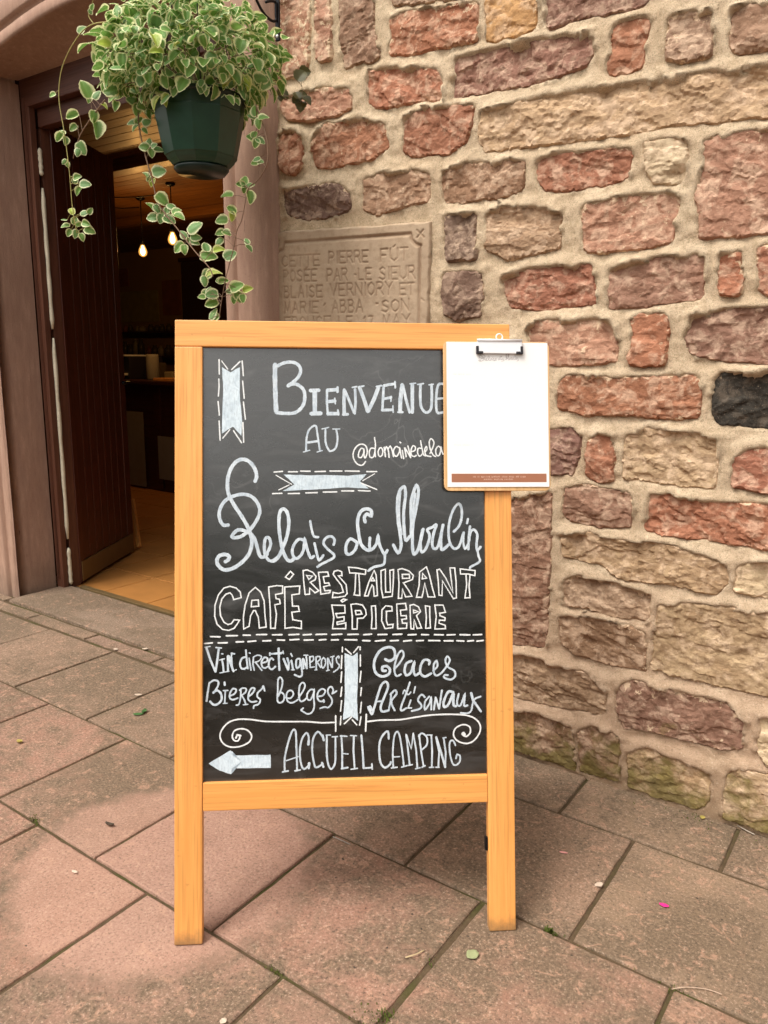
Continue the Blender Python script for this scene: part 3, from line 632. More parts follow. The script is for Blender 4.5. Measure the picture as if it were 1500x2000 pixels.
arc = [plq(908 - 56 * math.cos(t), 118 + 62 * math.sin(t)) for t in np.linspace(0, math.pi / 2, 7)]
frame_l = [plq(64, 640), plq(66, 222), plq(100, 205), plq(112, 165), plq(480, 139)] + [plq(850, 112)] + arc + [plq(905, 190), plq(898, 700)]
cuts += [(frame_l[k], frame_l[k + 1], .0042) for k in range(len(frame_l) - 1)]
cs = .0021; xs = np.arange(PQ[0], PQ[1], cs); zs = np.arange(PQ[2], PQ[3] + .001, cs); XX, ZZ = np.meshgrid(xs, zs); px, pz = XX.ravel(), ZZ.ravel()
dep = np.zeros(px.shape)
for a, bb, w in cuts:
    lo = np.minimum(a, bb) - w * 2.2; hi = np.maximum(a, bb) + w * 2.2; k = np.where((px > lo[0]) & (px < hi[0]) & (pz > lo[1]) & (pz < hi[1]))[0]
    if len(k) == 0: continue
    d = bb - a; t = np.clip(((px[k] - a[0]) * d[0] + (pz[k] - a[1]) * d[1]) / max(d @ d, 1e-9), 0, 1)
    r = np.hypot(px[k] - a[0] - t * d[0], pz[k] - a[1] - t * d[1]); dep[k] = np.maximum(dep[k], np.clip(1 - r / (w * 1.9), 0, 1) * (w / .0022))
wear = .55 + .45 * np.clip(vnoise(px * 11, pz * 11) + .6, 0, 1)
slope = .0035 * (px - PQ[0]) / .6
edge = np.minimum(np.minimum(px - PQ[0], PQ[1] - px), np.minimum(pz - PQ[2], PQ[3] - .018 * np.clip((px - PQ[0]) / .6, 0, 1) - pz)) + .004 * fbm(px * 30, pz * 30)
y = 2.018 + .0042 * dep * wear - .0016 * fbm(px * 14, pz * 14) - .0005 * fbm(px * 90, pz * 90, oct=2) + np.clip(.006 - edge, 0, .03) * 2.6
n, m = XX.shape
o = mesh_obj('inscribed_stone', np.stack([px, y, pz], 1), [(j * m + i, j * m + i + 1, (j + 1) * m + i + 1, (j + 1) * m + i) for j in range(n - 1) for i in range(m - 1)], M['plaque'], wall, True)
o['label'] = 'smooth buff stone cut with CETTE PIERRE FUT POSEE PAR LE SIEUR'
at = o.data.attributes.new('cut', 'FLOAT', 'POINT'); at.data.foreach_set('value', np.clip(dep * wear * 1.2, 0, 1).astype(np.float32))

# ================================================================== DOORWAY
XL, XR, FY, BY = -3.61, -2.078, 1.965, 2.185
sur = empty('door_surround', (-2.85, FY, 0)); tag(sur, 'smooth rose sandstone door surround with a moulded shallow arch', 'door surround')
AC = (XL + XR) / 2; HS = (XR - XL) / 2; SPR, CRN = 2.40, 2.507
def arch_z(x): return SPR + (CRN - SPR) * (1 - ((x - AC) / HS) ** 2)
prof = [(0, .020), (.004, .012), (.012, .009), (.046, .009), (.052, .020), (.060, .022), (.068, .012), (.074, .002), (.08, 0), (.215, 0)]
def surround_strip(path, name, lab=None):
    """path: points on the opening's edge with outward normals (x,z)"""
    V = []; n = len(path)
    for (x, z, nx_, nz_) in path:
        for d, dy in prof: V.append((x + nx_ * d, FY + dy + .0025 * float(fbm(x * 9 + d * 30, z * 6, oct=3)), z + nz_ * d))
    m = len(prof); F = [(i * m + k, i * m + k + 1, (i + 1) * m + k + 1, (i + 1) * m + k) for i in range(n - 1) for k in range(m - 1)]
    # outer return into the wall and the reveal
    base = len(V); d = prof[-1][0]
    for (x, z, nx_, nz_) in path: V.append((x + nx_ * d, FY + .2, z + nz_ * d))
    F += [(i * m + m - 1, base + i, base + i + 1, (i + 1) * m + m - 1) for i in range(n - 1)]
    return V, F, base + n
def jamb(x, sgn, name):
    zs = np.linspace(-.01, SPR, 40); path = [(x, z, sgn, 0) for z in zs]; V, F, b = surround_strip(path, name); m = len(prof); n = len(path)
    for z in zs:
        for t in (.25, .5, .75, 1.0): V.append((x + sgn * .0 + .002 * float(fbm(z * 5, t * 3)), FY + .02 + (BY - FY - .02) * t, z))
    for i in range(n - 1):
        F.append((i * m, b + i * 4, b + (i + 1) * 4, (i + 1) * m))
        for k in range(3): F.append((b + i * 4 + k, b + i * 4 + k + 1, b + (i + 1) * 4 + k + 1, b + (i + 1) * 4 + k))
    return mesh_obj(name, V, F, M['dressed'], sur, True)
jamb(XL, -1, 'jamb'); jamb(XR, 1, 'jamb')
V = []; path = []
for x in np.linspace(XL, XR, 49):
    z = arch_z(x); sl_ = -2 * (CRN - SPR) * (x - AC) / HS ** 2; k = math.hypot(sl_, 1); nx_, nz_ = -sl_ / k, 1 / k
    e = (x - AC) / HS; bl = max(0, (abs(e) - .94) / .06); path.append((x, z, nx_, nz_))
V, F, b = surround_strip(path, 'arch'); m = len(prof); n = len(path); base = len(V)
for (x, z, _, _) in path:                                              # splay from the arched front edge to the flat head behind
    for t in (.12, .3, .5, .7, .86, 1.0):
        q = t ** 1.25; V.append((x, FY + .02 + (BY - FY - .02) * t, z + (2.418 - z) * q))
for i in range(n - 1):
    F.append((i * m, (i + 1) * m, base + (i + 1) * 6, base + i * 6))
    for k in range(5): F.append((base + i * 6 + k, base + (i + 1) * 6 + k, base + (i + 1) * 6 + k + 1, base + i * 6 + k + 1))
mesh_obj('arch', V, F, M['dressed'], sur, True)
# corner blocks that turn the frame between jambs and arch, and the walling above
for sx, s in ((XL, -1), (XR, 1)):
    b = MB(); b.box((min(sx + s * .004, sx + s * .216), FY + .003, SPR - .002), (max(sx + s * .004, sx + s * .216), FY + .2, SPR + .27)); b.build('corner_block', M['dressed'], sur)
b = MB()
xs = np.linspace(XL - .002, XR + .002, 40)
V = [(x, FY + .006, arch_z(x) + .19) for x in xs] + [(x, FY + .006, 3.6) for x in xs]; F = [(i, i + 1, 40 + i + 1, 40 + i) for i in range(39)]
mesh_obj('spandrel', V, F, M['dressed'], sur)
b = MB(); b.box((XL - .216, FY + .007, SPR + .26), (XL - .001, FY + .2, 3.6)); b.box((XR + .001, FY + .007, SPR + .26), (XR + .216, FY + .2, 3.6)); b.build('upper_facing', M['dressed'], sur)
lw = empty('rendered_wall', (-4.6, 1.97, 0)); tag(lw, 'smooth rendered facade left of the doorway, at the very edge of the view', 'wall')
b = MB(); b.box((-8.5, 1.975, -.02), (-3.826, 2.3, 3.6)); b.build('render_coat', M['dressed'], lw)
b = MB(); b.box((-8.5, 1.955, -.02), (-3.83, 1.976, .45), .004); b.build('plinth', M['dressed'], lw)

fr = empty('door_frame', (-2.85, 2.2, 0)); tag(fr, 'dark red brown wooden frame set inside the stone doorway', 'door frame')
FRW = .062
def post(x0, x1, nm='frame_post'):
    b = MB(); b.box((x0, BY + .004, 0.0), (x1, BY + .034, 2.36), .003)
    return weighted(b.build(nm, M['doorframe'], fr))
post(XL + .003, XL + FRW); post(XR - FRW, XR - .003)
for k, w in ((.020, .004), (.030, .003)):                                # beads on the post
    b = MB(); b.box((XL + .003 + k, BY - .002, .05), (XL + .003 + k + w, BY + .0045, 2.34), .001); b.build('bead', M['doorframe'], fr)
b = MB(); b.box((XL + .003, BY + .002, 2.30), (XR - .003, BY + .078, 2.42), .004); weighted(b.build('frame_head', M['doorframe_h'], fr))
b = MB(); b.box((XL + FRW, BY + .045, 2.22), (XR - FRW, BY + .10, 2.300), .003); weighted(b.build('stop_rail', M['doorframe_h'], fr))
# edge strip in chipped cream paint beside the hinges
zz = [.02, .25, .30, .9, 1.38, 1.42, 1.9, 2.05, 2.12]; 
for a, bb in ((.02, .215), (.262, 1.268), (1.31, 1.955), (2.01, 2.13)):
    b = MB(); n = 14
    pts = [(XL + FRW + .001 + .0015 * math.sin(k * 2.1 + a * 9), BY + .044, a + (bb - a) * k / n) for k in range(n + 1)]
    b.tube(pts, [.0105 * (1 if 0 < k < n else .5) * (1 + .12 * math.sin(k * 1.7)) for k in range(n + 1)], 6); b.build('painted_strip', M['oldpaint'], fr, True)
b = MB(); b.box((XL + .003, BY + .0545, .0), (XL + FRW - .004, BY + .104, 2.22), .003); weighted(b.build('hinge_stile', M['doorframe'], fr))
b = MB(); b.box((XL + .12, BY + .052, .002), (XR - .08, BY + .085, .016), .003); b.build('threshold_strip', M['brass'], fr)

# door leaf standing open, hinged at the left
hx, hy = -3.549, 2.293
du = Vector((-.508, .861, 0)).normalized(); dn = Vector((du.y, -du.x, 0))      # dn: towards the viewer
LM = Matrix(((du.x, 0, dn.x, hx), (du.y, 0, dn.y, hy), (0, 1, 0, 0.012), (0, 0, 0, 1)))
LM = Matrix(((du.x, -dn.x, 0, hx), (du.y, -dn.y, 0, hy), (0, 0, 1, 0.012), (0, 0, 0, 1)))
leaf = empty('door_leaf', mw=LM); tag(leaf, 'dark mahogany boarded door leaf standing open into the cafe, brass kick plate below', 'door')
LW, LH = .694, 2.25; nb = 7; w0, w1 = .045, LW - .075
for a, bb, nm in ((0, w0 - .002, 'stile'), (w1 + .002, LW, 'stile')):
    b = MB(); b.box((a, 0, 0), (bb, .045, LH), .003); weighted(b.build(nm, M['door'], leaf, bake=False))
bw = (w1 - w0) / nb
for k in range(nb):
    b = MB(); b.box((w0 + k * bw + .0015, .004, .11), (w0 + (k + 1) * bw - .0015, .03, LH - .002), .0065); weighted(b.build('board', M['door'], leaf, bake=False))
b = MB(); b.box((w0 - .002, .03, .11), (w1 + .002, .043, LH)); b.build('backing', M['door'], leaf, bake=False)
b = MB(); b.box((w0 - .002, .006, 0), (w1 + .002, .043, .11)); b.build('bottom_rail', M['door'], leaf, bake=False)
b = MB(); b.box((.012, -.004, .006), (LW - .01, .0035, .112), .0015)
kp = b.build('kick_plate', M['brass'], leaf, bake=False)
for k in range(5):
    b = MB(); b.lathe([(.0001, -.0062), (.003, -.006), (.004, -.004)], (0, 0, 0), 8); v = [(.03 + k * .16 + p[0], p[2] , .095 + p[1]) for p in b.v]; mesh_obj('screw', v, b.f, M['brass'], kp, bake=False)
b = MB(); b.tube([(LW - .045, -.004, 1.02), (LW - .045, -.045, 1.02), (LW - .15, -.05, 1.02)], .009, 8); b.build('handle', M['iron'], leaf, True, bake=False)

# ================================================================== CAFE INTERIOR
ROOM = (-10.6, -1.9, 2.52, 6.35, 2.42)
def plane_struct(name, a, b, mat):
    q = MB(); q.box(a, b); return tag(q.build(name, mat), kind='structure')
x0, x1, y0, y1, zc = ROOM
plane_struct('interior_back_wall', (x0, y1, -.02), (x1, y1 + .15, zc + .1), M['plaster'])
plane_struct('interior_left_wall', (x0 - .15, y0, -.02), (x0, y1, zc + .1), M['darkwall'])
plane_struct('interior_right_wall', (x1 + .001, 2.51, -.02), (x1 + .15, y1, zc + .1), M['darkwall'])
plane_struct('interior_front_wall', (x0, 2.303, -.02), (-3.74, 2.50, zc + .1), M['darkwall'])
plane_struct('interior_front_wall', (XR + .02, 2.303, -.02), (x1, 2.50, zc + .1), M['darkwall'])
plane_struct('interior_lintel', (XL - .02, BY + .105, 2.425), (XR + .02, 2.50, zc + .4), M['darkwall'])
ifl = tag(plane_struct('interior_floor', (x0, 2.235, -.06), (x1, y1, -.004), M['grout']), kind='structure')
for i in range(-3, 14):
    for j in range(0, 12):
        a = -2.35 - i * .335; c = 2.262 + j * .335
        if a - .335 < -6.6 or a > -1.95 + .335: continue
        slab('floor_tile', max(a - .335, -10), min(a, x1), c, min(c + .335, y1), ifl, M['tile'], (.5, .2, .06), .003, .002, .0005, .01, .0008, .2)
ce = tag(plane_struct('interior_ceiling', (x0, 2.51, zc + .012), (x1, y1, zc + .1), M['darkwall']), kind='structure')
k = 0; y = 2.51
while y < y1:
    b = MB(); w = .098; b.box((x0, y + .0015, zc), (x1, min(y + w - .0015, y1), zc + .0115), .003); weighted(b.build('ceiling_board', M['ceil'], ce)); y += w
for yy in (3.35, 4.75):
    b = MB(); b.box((x0, yy, zc - .07), (x1, yy + .10, zc - .0005), .004); weighted(b.build('ceiling_beam', M['ceil'], ce))
def lamp(tx, ty, bx, by, lab):
    top = on_ground(tx, ty, zc - .075); d = ray(bx, by); t = math.hypot(top[0], top[1]) / math.hypot(d[0], d[1]); p = CAM + d * t
    e = empty('pendant_lamp', (p[0], p[1], zc)); tag(e, lab, 'pendant lamp', 'bare bulb lamps hanging from the cafe ceiling')
    b = MB(); b.lathe([(.0, 0), (.035, 0), (.035, -.012), (.02, -.022), (.0, -.022)], (p[0], p[1], zc), 14); b.build('ceiling_rose', M['iron'], e, True)
    b = MB(); b.tube([(p[0], p[1], zc), (p[0], p[1], p[2] + .10)], .004, 6); b.build('cord', M['iron'], e, True)
    b = MB(); b.tube([(p[0], p[1], p[2] + .10), (p[0], p[1], p[2] + .045)], [.013, .016], 10); b.build('socket', M['iron'], e, True)
    b = MB(); b.lathe([(.010, .048), (.014, .035), (.024, .012), (.028, -.008), (.024, -.028), (.012, -.040), (.0005, -.043)], (p[0], p[1], p[2]), 14)
    v = [(p[0] + (q[0] - p[0]) * .62, p[1] + (q[1] - p[1]) * .62, p[2] + (q[2] - p[2]) * .8) for q in b.v]; mesh_obj('filament', v, b.f, M['bulb'], e, True)
    v = [(p[0] + (q[0] - p[0]) * 1.3, p[1] + (q[1] - p[1]) * 1.3, p[2] + (q[2] - p[2]) * 1.1) for q in b.v]; mesh_obj('bulb_glass_glow', v, b.f, M['halo'], e, True)
    l = bpy.data.lights.new('bulb_light', 'POINT'); l.energy = 3.8; l.color = (1.0, .50, .14); l.shadow_soft_size = .03
    lo = bpy.data.objects.new('bulb_light', l); COL.objects.link(lo); lo.parent = e; lo.location = (0, 0, p[2] - zc - .085)
M['bulb'] = m_emit('glowing_filament_bulb', (1.0, .62, .22), 16)
M['halo'] = m_shell()
lamp(272, 405, 279, 490, 'left of the two lit bare bulbs hanging on cords inside the cafe')
lamp(325, 378, 337, 466, 'right of the two lit bare bulbs, half behind the trailing vine leaves')
for (a, bq) in (((208, 404), (272, 405)), ((208, 386), (326, 378))):
    p, q = on_ground(*a, zc - .078), on_ground(*bq, zc - .078); b = MB(); b.tube([p, (np.array(p) + q) / 2 - [0, 0, .01], q], .004, 6)
    tag(b.build('ceiling_cable', M['iron']), 'thin black cable run along the cafe ceiling to the ' + ('left' if a[1] > 400 else 'right') + ' bulb', 'cable')
# counter with what stands on it, pictures on the wall
CY = 4.40
ct = empty('counter', (-5.4, CY, 0)); tag(ct, 'dark wooden cafe counter seen dimly through the doorway', 'counter')
b = MB(); b.box((-7.0, CY, 0), (-3.9, CY + .6, .93), .004); b.build('body', M['counter'], ct)
b = MB(); b.box((-7.03, CY - .04, .931), (-3.87, CY + .64, .965), .004); b.build('worktop', M['counter'], ct)
for xa in (-6.9, -6.2, -5.5, -4.8, -4.1):
    b = MB(); b.box((xa - .04, CY - .014, .03), (xa + .04, CY - .001, .92), .003); b.build('panel_batten', M['counter'], ct)
def flat_on_y(name, x0, y0_, x1, y1_, Y, th, mat, lab, cat, group=None):
    a, c = on_y(x0, y1_, Y), on_y(x1, y0_, Y); b = MB(); b.box((a[0], Y - th, a[2]), (c[0], Y, c[2]), .001 if th > .004 else 0)
    return tag(b.build(name, mat), lab, cat, group)
M['dimpaper'] = m_plain('grey_white_sheet', (.30, .28, .24), .8); M['poster'] = m_plain('mustard_poster', (.34, .27, .10), .8, .2, .35, sc=12); M['poster2'] = m_plain('russet_poster', (.26, .09, .05), .8, .2, .5, sc=9)
flat_on_y('notice_sheet', 250, 805, 279, 945, CY - .018, .003, M['dimpaper'], 'tall pale sheet fixed low on the counter front', 'notice')
flat_on_y('notice_sheet', 312, 855, 344, 935, CY - .018, .003, M['dimpaper'], 'squarish pale sheet on the counter front beside the sign', 'notice')
flat_on_y('poster', 233, 566, 309, 630, y1 - .002, .012, M['poster'], 'mustard coloured poster on the back wall of the cafe', 'poster')
flat_on_y('poster', 320, 546, 352, 616, y1 - .002, .012, M['poster2'], 'narrow russet poster to the right of the mustard one', 'poster')
flat_on_y('poster', 234, 524, 250, 560, y1 - .002, .012, M['poster2'], 'small red picture above the mustard poster', 'poster')
# shelf unit on the back wall
sh_ = empty('wall_cabinet', (-7.5, y1, 0)); tag(sh_, 'tall dark cabinet against the cafe back wall behind the counter', 'cabinet')
a = on_y(352, 500, y1 - .3); b = MB(); b.box((a[0], y1 - .3, 0), (a[0] + 1.3, y1 - .002, 2.2), .004); b.build('body', M['darkwall'], sh_)
b = MB(); b.box((a[0] - .01, y1 - .33, 2.2), (a[0] + 1.31, y1 - .002, 2.24), .003); b.build('cornice', M['counter'], sh_)
p = on_y(297, 690, CY + .2); p[2] = .966
b = MB(); b.lathe([(.0, 0), (.055, 0), (.06, .01), (.056, .20), (.05, .225), (.0, .225)], p, 18); tag(b.build('canister', M['dimpaper'], None, True), 'pale cylindrical canister standing on the counter', 'canister')
mc = empty('coffee_machine', tuple(p)); tag(mc, 'low black machine with a pale tray on the counter by the door leaf', 'coffee machine')
q = on_y(252, 700, CY + .25)
b = MB(); b.box((q[0] - .25, CY + .12, .966), (q[0] + .17, CY + .5, 1.17), .01); b.build('body', M['black_rubber'], mc)
b = MB(); b.box((q[0] - .23, CY + .03, 1.00), (q[0] + .15, CY + .119, 1.02), .003); b.build('drip_tray', M['chrome'], mc)
b = MB(); b.box((q[0] - .22, CY + .1, 1.171), (q[0] + .14, CY + .48, 1.185), .003); b.build('cup_rail', M['chrome'], mc)
b = MB(); p = on_y(325, 742, CY + .1); b.box((p[0] - .08, CY + .02, .966), (p[0] + .16, CY + .25, .99), .003); tag(b.build('wooden_tray', M['pine']), 'small light wooden tray on the counter edge beside the sign', 'tray')
a, c = on_ground(272, 1072), on_y(258, 975, 3.05)
b = MB(); b.tube([(a[0], a[1], .012), (c[0] + .0, c[1] + .0, c[2])], .016, 4); tag(b.build('wooden_prop', M['pine']), 'thin light wooden prop leaning just behind the open door leaf', 'prop')

M['jar1'] = m_plain('dim_glass_jar', (.10, .075, .045), .25); M['jar2'] = m_plain('rust_label_jar', (.26, .08, .04), .4); M['jar3'] = m_plain('cream_label_jar', (.34, .28, .18), .5)
shf = empty('wall_shelf', (-6.9, y1, 1.4)); tag(shf, 'dim shelves of jars on the cafe back wall above the counter', 'shelf')
JARS = []; ORD = ['first', 'second', 'third', 'fourth', 'fifth', 'sixth', 'seventh', 'eighth', 'ninth', 'tenth', 'eleventh', 'twelfth', 'thirteenth', 'fourteenth', 'fifteenth']
for pyy in (648, 694):
    a, c = on_y(228, pyy, y1 - .2), on_y(349, pyy, y1 - .2); b = MB(); b.box((a[0], y1 - .22, a[2] - .02), (c[0], y1 - .002, a[2]), .002); b.build('shelf_board', M['counter'], shf)
    n_ = 0; x = a[0] + .06
    while x < c[0] - .05:
        r = random.uniform(.03, .05); hgt = random.uniform(.10, .22) if pyy > 660 else random.uniform(.06, .1); q = MB()
        q.lathe([(.0, 0), (r, 0), (r, hgt * .68), (r * .55, hgt * .80), (r * .5, hgt * .9), (r * .58, hgt * .9), (r * .58, hgt), (.0, hgt)], (x, y1 - .11, a[2] + .0005), 12)
        k_ = random.choice(['jar1', 'jar2', 'jar3', 'jar1']); cl_ = {'jar1': 'brown', 'jar2': 'rust', 'jar3': 'cream'}[k_]
        o_j = q.build('jar', M[k_], None, True); JARS.append((x, 'upper' if pyy < 660 else 'lower', cl_, o_j)); x += r * 2 + random.uniform(.02, .07)
for row in ('upper', 'lower'):
    for i, (_, _, cl_, o_j) in enumerate(sorted([q for q in JARS if q[1] == row], key=lambda q: q[0])):
        tag(o_j, 'dim %s jar, %s from the left on the %s cafe shelf' % (cl_, ORD[min(i, 14)], row), 'jar', 'jars on the shelves at the back of the cafe')
for (px_, w_, h_, mm, lb) in ((243, .10, .13, 'jar2', 'reddish box at the left end of the counter next to the black machine'), (311, .07, .15, 'jar1', 'dark bottle shaped pot right of the pale canister on the counter'), (338, .12, .07, 'jar3', 'low cream packet on the counter next to the sign frame')):
    p = on_y(px_, 720, CY + .42); b = MB(); b.box((p[0] - w_ / 2, CY + .36, .966), (p[0] + w_ / 2, CY + .48, .966 + h_), .012); tag(b.build('packet', M[mm]), lb, 'packet')

# ================================================================== CHALKBOARD A-SIGN
LEAN = R(13.0)
A0 = on_ground(340, 1848); B0 = on_ground(1008, 1818); U3 = (B0 - A0); BW = float(np.linalg.norm(U3)); U3 /= BW
NH = np.array([U3[1], -U3[0], 0]); V3 = -NH * math.sin(LEAN) + np.array([0, 0, math.cos(LEAN)]); N3 = np.cross(U3, V3)
SM = Matrix(((U3[0], V3[0], N3[0], A0[0]), (U3[1], V3[1], N3[1], A0[1]), (U3[2], V3[2], N3[2], A0[2] + .001), (0, 0, 0, 1)))
def loc(x, y, n=0.0):
    """place on the sign's plane (offset n towards the viewer) in the sign's own u,v"""
    d = ray(x, y); o = A0 + N3 * n; s = ((o - CAM) @ N3) / (d @ N3); p = CAM + d * s - A0; return np.array([p @ U3, p @ V3])
sign = empty('chalkboard_sign', mw=SM)
tag(sign, 'honey pine pavement sign with a black chalkboard lettered BIENVENUE AU Relais du Moulin', 'sign')
H = 1.303; LG = .0575
def lbox(name, a, b, mat, parent=sign, bev=.0025):
    m_ = MB(); m_.box(a, b, bev); return weighted(m_.build(name, mat, parent, bake=False))
v0a, v0b = .272, .331; vt = 1.2465
lbox('leg', (0, 0, -.024), (LG, vt - .0006, 0), M['pine']); lbox('leg', (BW - LG, 0, -.024), (BW, vt - .0006, 0), M['pine'])
lbox('top_rail', (0, vt, -.024), (BW, H, -.0005), M['pine_h']); lbox('bottom_rail', (LG + .0004, v0a, -.0235), (BW - LG - .0004, v0b, -.0015), M['pine_h'])
lbox('chalkboard', (LG - .004, v0b - .004, -.017), (BW - LG + .004, vt + .004, -.0095), M['board'], bev=0)
lbox('backing_panel', (LG - .002, v0b - .002, -.0225), (BW - LG + .002, vt + .002, -.0175), M['black_rubber'], bev=0)
# rear frame, hinged at the top and spread backwards
back = .60
def wpt(u, d, z): return A0 + U3 * u - NH * d + np.array([0, 0, z])
Vr = wpt(0, math.sin(LEAN) * 1.25 + .03, 1.22) - wpt(0, back, 0.0); Lr = np.linalg.norm(Vr); Vr /= Lr; Nr = np.cross(U3, Vr); o_ = wpt(0, back, 0.0)
RM = Matrix(((U3[0], Vr[0], Nr[0], o_[0]), (U3[1], Vr[1], Nr[1], o_[1]), (U3[2], Vr[2], Nr[2], o_[2] + .001), (0, 0, 0, 1)))
rear = bpy.data.objects.new('rear_frame', None); COL.objects.link(rear); rear.parent = sign; rear.matrix_basis = SM.inverted() @ RM
lbox('rear_leg', (0.004, 0, -.02), (LG, Lr - .02, 0), M['pine'], rear); lbox('rear_leg', (BW - LG, 0, -.02), (BW - .004, Lr - .02, 0), M['pine'], rear)
lbox('rear_rail', (LG + .0005, .25, -.018), (BW - LG - .0005, .31, -.002), M['pine_h'], rear); lbox('rear_rail', (LG + .0005, Lr - .085, -.018), (BW - LG - .0005, Lr - .022, -.002), M['pine_h'], rear)
lbox('rear_panel', (LG - .004, .305, -.014), (BW - LG + .004, Lr - .08, -.006), M['board'], rear, 0)
for u in (.09, BW - .13):
    lbox('hinge', (u, H - .05, -.034), (u + .04, H - .006, -.0245), M['chrome'], bev=.001)
lbox('hook', (BW - LG - .006, .168, -.018), (BW - LG - .0005, .196, -.006), M['iron'], bev=.001)

CROP = dict(Q=(380, 670, 5), B=(520, 690, 8.3333), C=(680, 700, 7.5), D=(410, 880, 8), E=(520, 960, 6), F=(760, 930, 7.5), G=(400, 1100, 7.5), H=(580, 1100, 7.5), I=(760, 1090, 7.5),
            J=(390, 1250, 9.375), K=(530, 1250, 8.8235), L=(700, 1250, 5.769), M=(390, 1380, 7.143), N=(540, 1400, 6.818), O=(720, 1380, 6.25), P=(680, 840, 7.895), S=(650, 1220, 4.6875), T=(640, 670, 4.6875), Z=(0, 0, 1))
PXM = BW / 668.0
def pts_of(key, s):
    ox, oy, sc = CROP[key]; return [(ox + float(q.split(',')[0]) / sc, oy + float(q.split(',')[1]) / sc) for q in s.split()]
class Ink:
    def __init__(s, base): s.mb = MB(); s.base = base
    def stroke(s, P, w, closed=False, taper=.8, wob=.07):
        """P: points in sign coordinates (u,v); w: width in metres"""
        P = [np.array(p) for p in P]; n = len(P); z0 = s.base + random.uniform(0, .00012); hw = w / 2; V = []
        if np.linalg.norm(P[0] - P[-1]) < w * .6 and n > 3: closed = True; P = P[:-1]; n -= 1
        L = 0; ph = random.uniform(0, 9)
        for i in range(n + (1 if closed else 0)):
            p = P[i % n]; a = P[(i - 1) % n] if (closed or i > 0) else None; c = P[(i + 1) % n] if (closed or i < n - 1) else None
            t1 = (p - a) if a is not None else (c - p); t2 = (c - p) if c is not None else t1
            t1 = t1 / max(np.linalg.norm(t1), 1e-9); t2 = t2 / max(np.linalg.norm(t2), 1e-9); t = t1 + t2; nt_ = np.linalg.norm(t)
            t = t / nt_ if nt_ > .2 else t1
            nn = np.array([-t[1], t[0]]); k = min(1 / max(nn @ np.array([-t1[1], t1[0]]), .55), 1.7)
            h = hw * k * (1 + wob * math.sin(i * 1.9 + ph)); z = z0 + .00012 * i / max(n, 1)
            if not closed and i == 0:
                V += [(p - t1 * hw * .75 - nn * h * .45, z), (p - t1 * hw * .75 + nn * h * .45, z)]
            hh = h * (taper if (not closed and i in (0, n - 1)) else 1)
            V += [(p - nn * h, z), (p + nn * h, z)]
            if not closed and i == n - 1: V += [(p + t1 * hw * .75 - nn * h * .45, z), (p + t1 * hw * .75 + nn * h * .45, z)]
        V = [(q[0][0], q[0][1], q[1]) for q in V]; m = len(V) // 2
        s.mb.add(V, [(2 * k, 2 * k + 2, 2 * k + 3, 2 * k + 1) for k in range(m - 1)])
    def poly(s, P):
        z = s.base + random.uniform(0, .0001); n = len(s.mb.v); c = np.mean(P, 0)
        Q = []
        for a, b in zip(P, P[1:] + P[:1]):
            for k in range(4): Q.append(a + (b - a) * k / 4)
        s.mb.add([(c[0], c[1], z)] + [(q[0] + random.uniform(-.0004, .0004), q[1] + random.uniform(-.0004, .0004), z) for q in Q], [(0, 1 + (k + 1) % len(Q), 1 + k) for k in range(len(Q))])
    def build(s, name, mat, parent, label=None):
        o = s.mb.build(name, mat, parent, bake=False); 
        if label: o['label'] = label
        return o
IB = -.0092
def word(key, spec, w=None, mat='blue', smooth=True, name='lettering', label=None, into=None):
    """spec: 'w:x,y x,y ...' strokes split by ';' in enlarged-photo coordinates"""
    ink = into or Ink(IB)
    for st in spec.split(';'):
        st = st.strip(); ww = w
        if ':' in st: a, st = st.split(':'); ww = float(a)
        P = pts_of(key, st); sc = CROP[key][2]
        if smooth and len(P) > 3: P = catmull(P, 4)
        ink.stroke([loc(p[0], p[1], -.0095) for p in P], ww / sc * PXM)
    if into is None: ink.build(name, M[mat], chalk, label)
    return ink
chalk = sign
b1 = word('B', "75:145,190 142,400 150,700 162,955;56:165,975 300,985 440,982 540,930 610,830 628,700 605,600 530,530 440,505 350,540;54:358,530 450,468 525,390 560,300 540,220 470,165 370,152 270,172 180,218"
 ";60:715,615 860,610;75:790,640 790,960;68:730,990 890,985;38:990,600 985,800 1005,1010;58:1000,610 1150,600;42:1160,560 1160,640;58:1000,795 1120,785;28:1115,740 1125,830;62:1000,990 1170,990;36:1165,930 1175,1010"
 ";56:1270,600 1265,800 1270,990;46:1250,1005 1330,1000;42:1280,610 1360,800 1430,980;42:1440,990 1455,800 1445,590;28:1400,565 1475,550", into=Ink(IB))
word('C', "56:165,430 230,600 290,785;56:292,785 380,600 445,430;26:150,430 230,410;26:410,420 490,405;38:520,410 510,600 500,770;42:520,410 600,390 680,380;26:685,345 690,440;42:515,600 630,580;20:630,560 625,640;42:495,765 650,760;20:655,700 660,800"
 ";58:790,390 765,600 760,790;32:730,795 800,795;42:800,400 850,620 900,800;52:940,390 940,800;22:905,380 990,370;40:1060,390 1055,560 1070,720 1140,800 1210,750 1225,600 1220,390;22:1015,390 1105,375;20:1180,395 1250,385"
 ";38:1390,380 1320,395 1290,560 1300,790 1390,795;32:1300,600 1390,590", into=b1).build('lettering', M['blue'], sign, 'pale blue chalk word BIENVENUE')
word('B', "32:650,1590 655,1400 700,1250 800,1185 830,1300 870,1580;36:670,1460 830,1440;20:605,1615 710,1585;20:825,1615 915,1590;32:965,1230 965,1450 1010,1570 1050,1600 1130,1550 1160,1400 1140,1240;22:905,1240 1015,1215;20:1080,1240 1200,1240", label='chalk word AU')
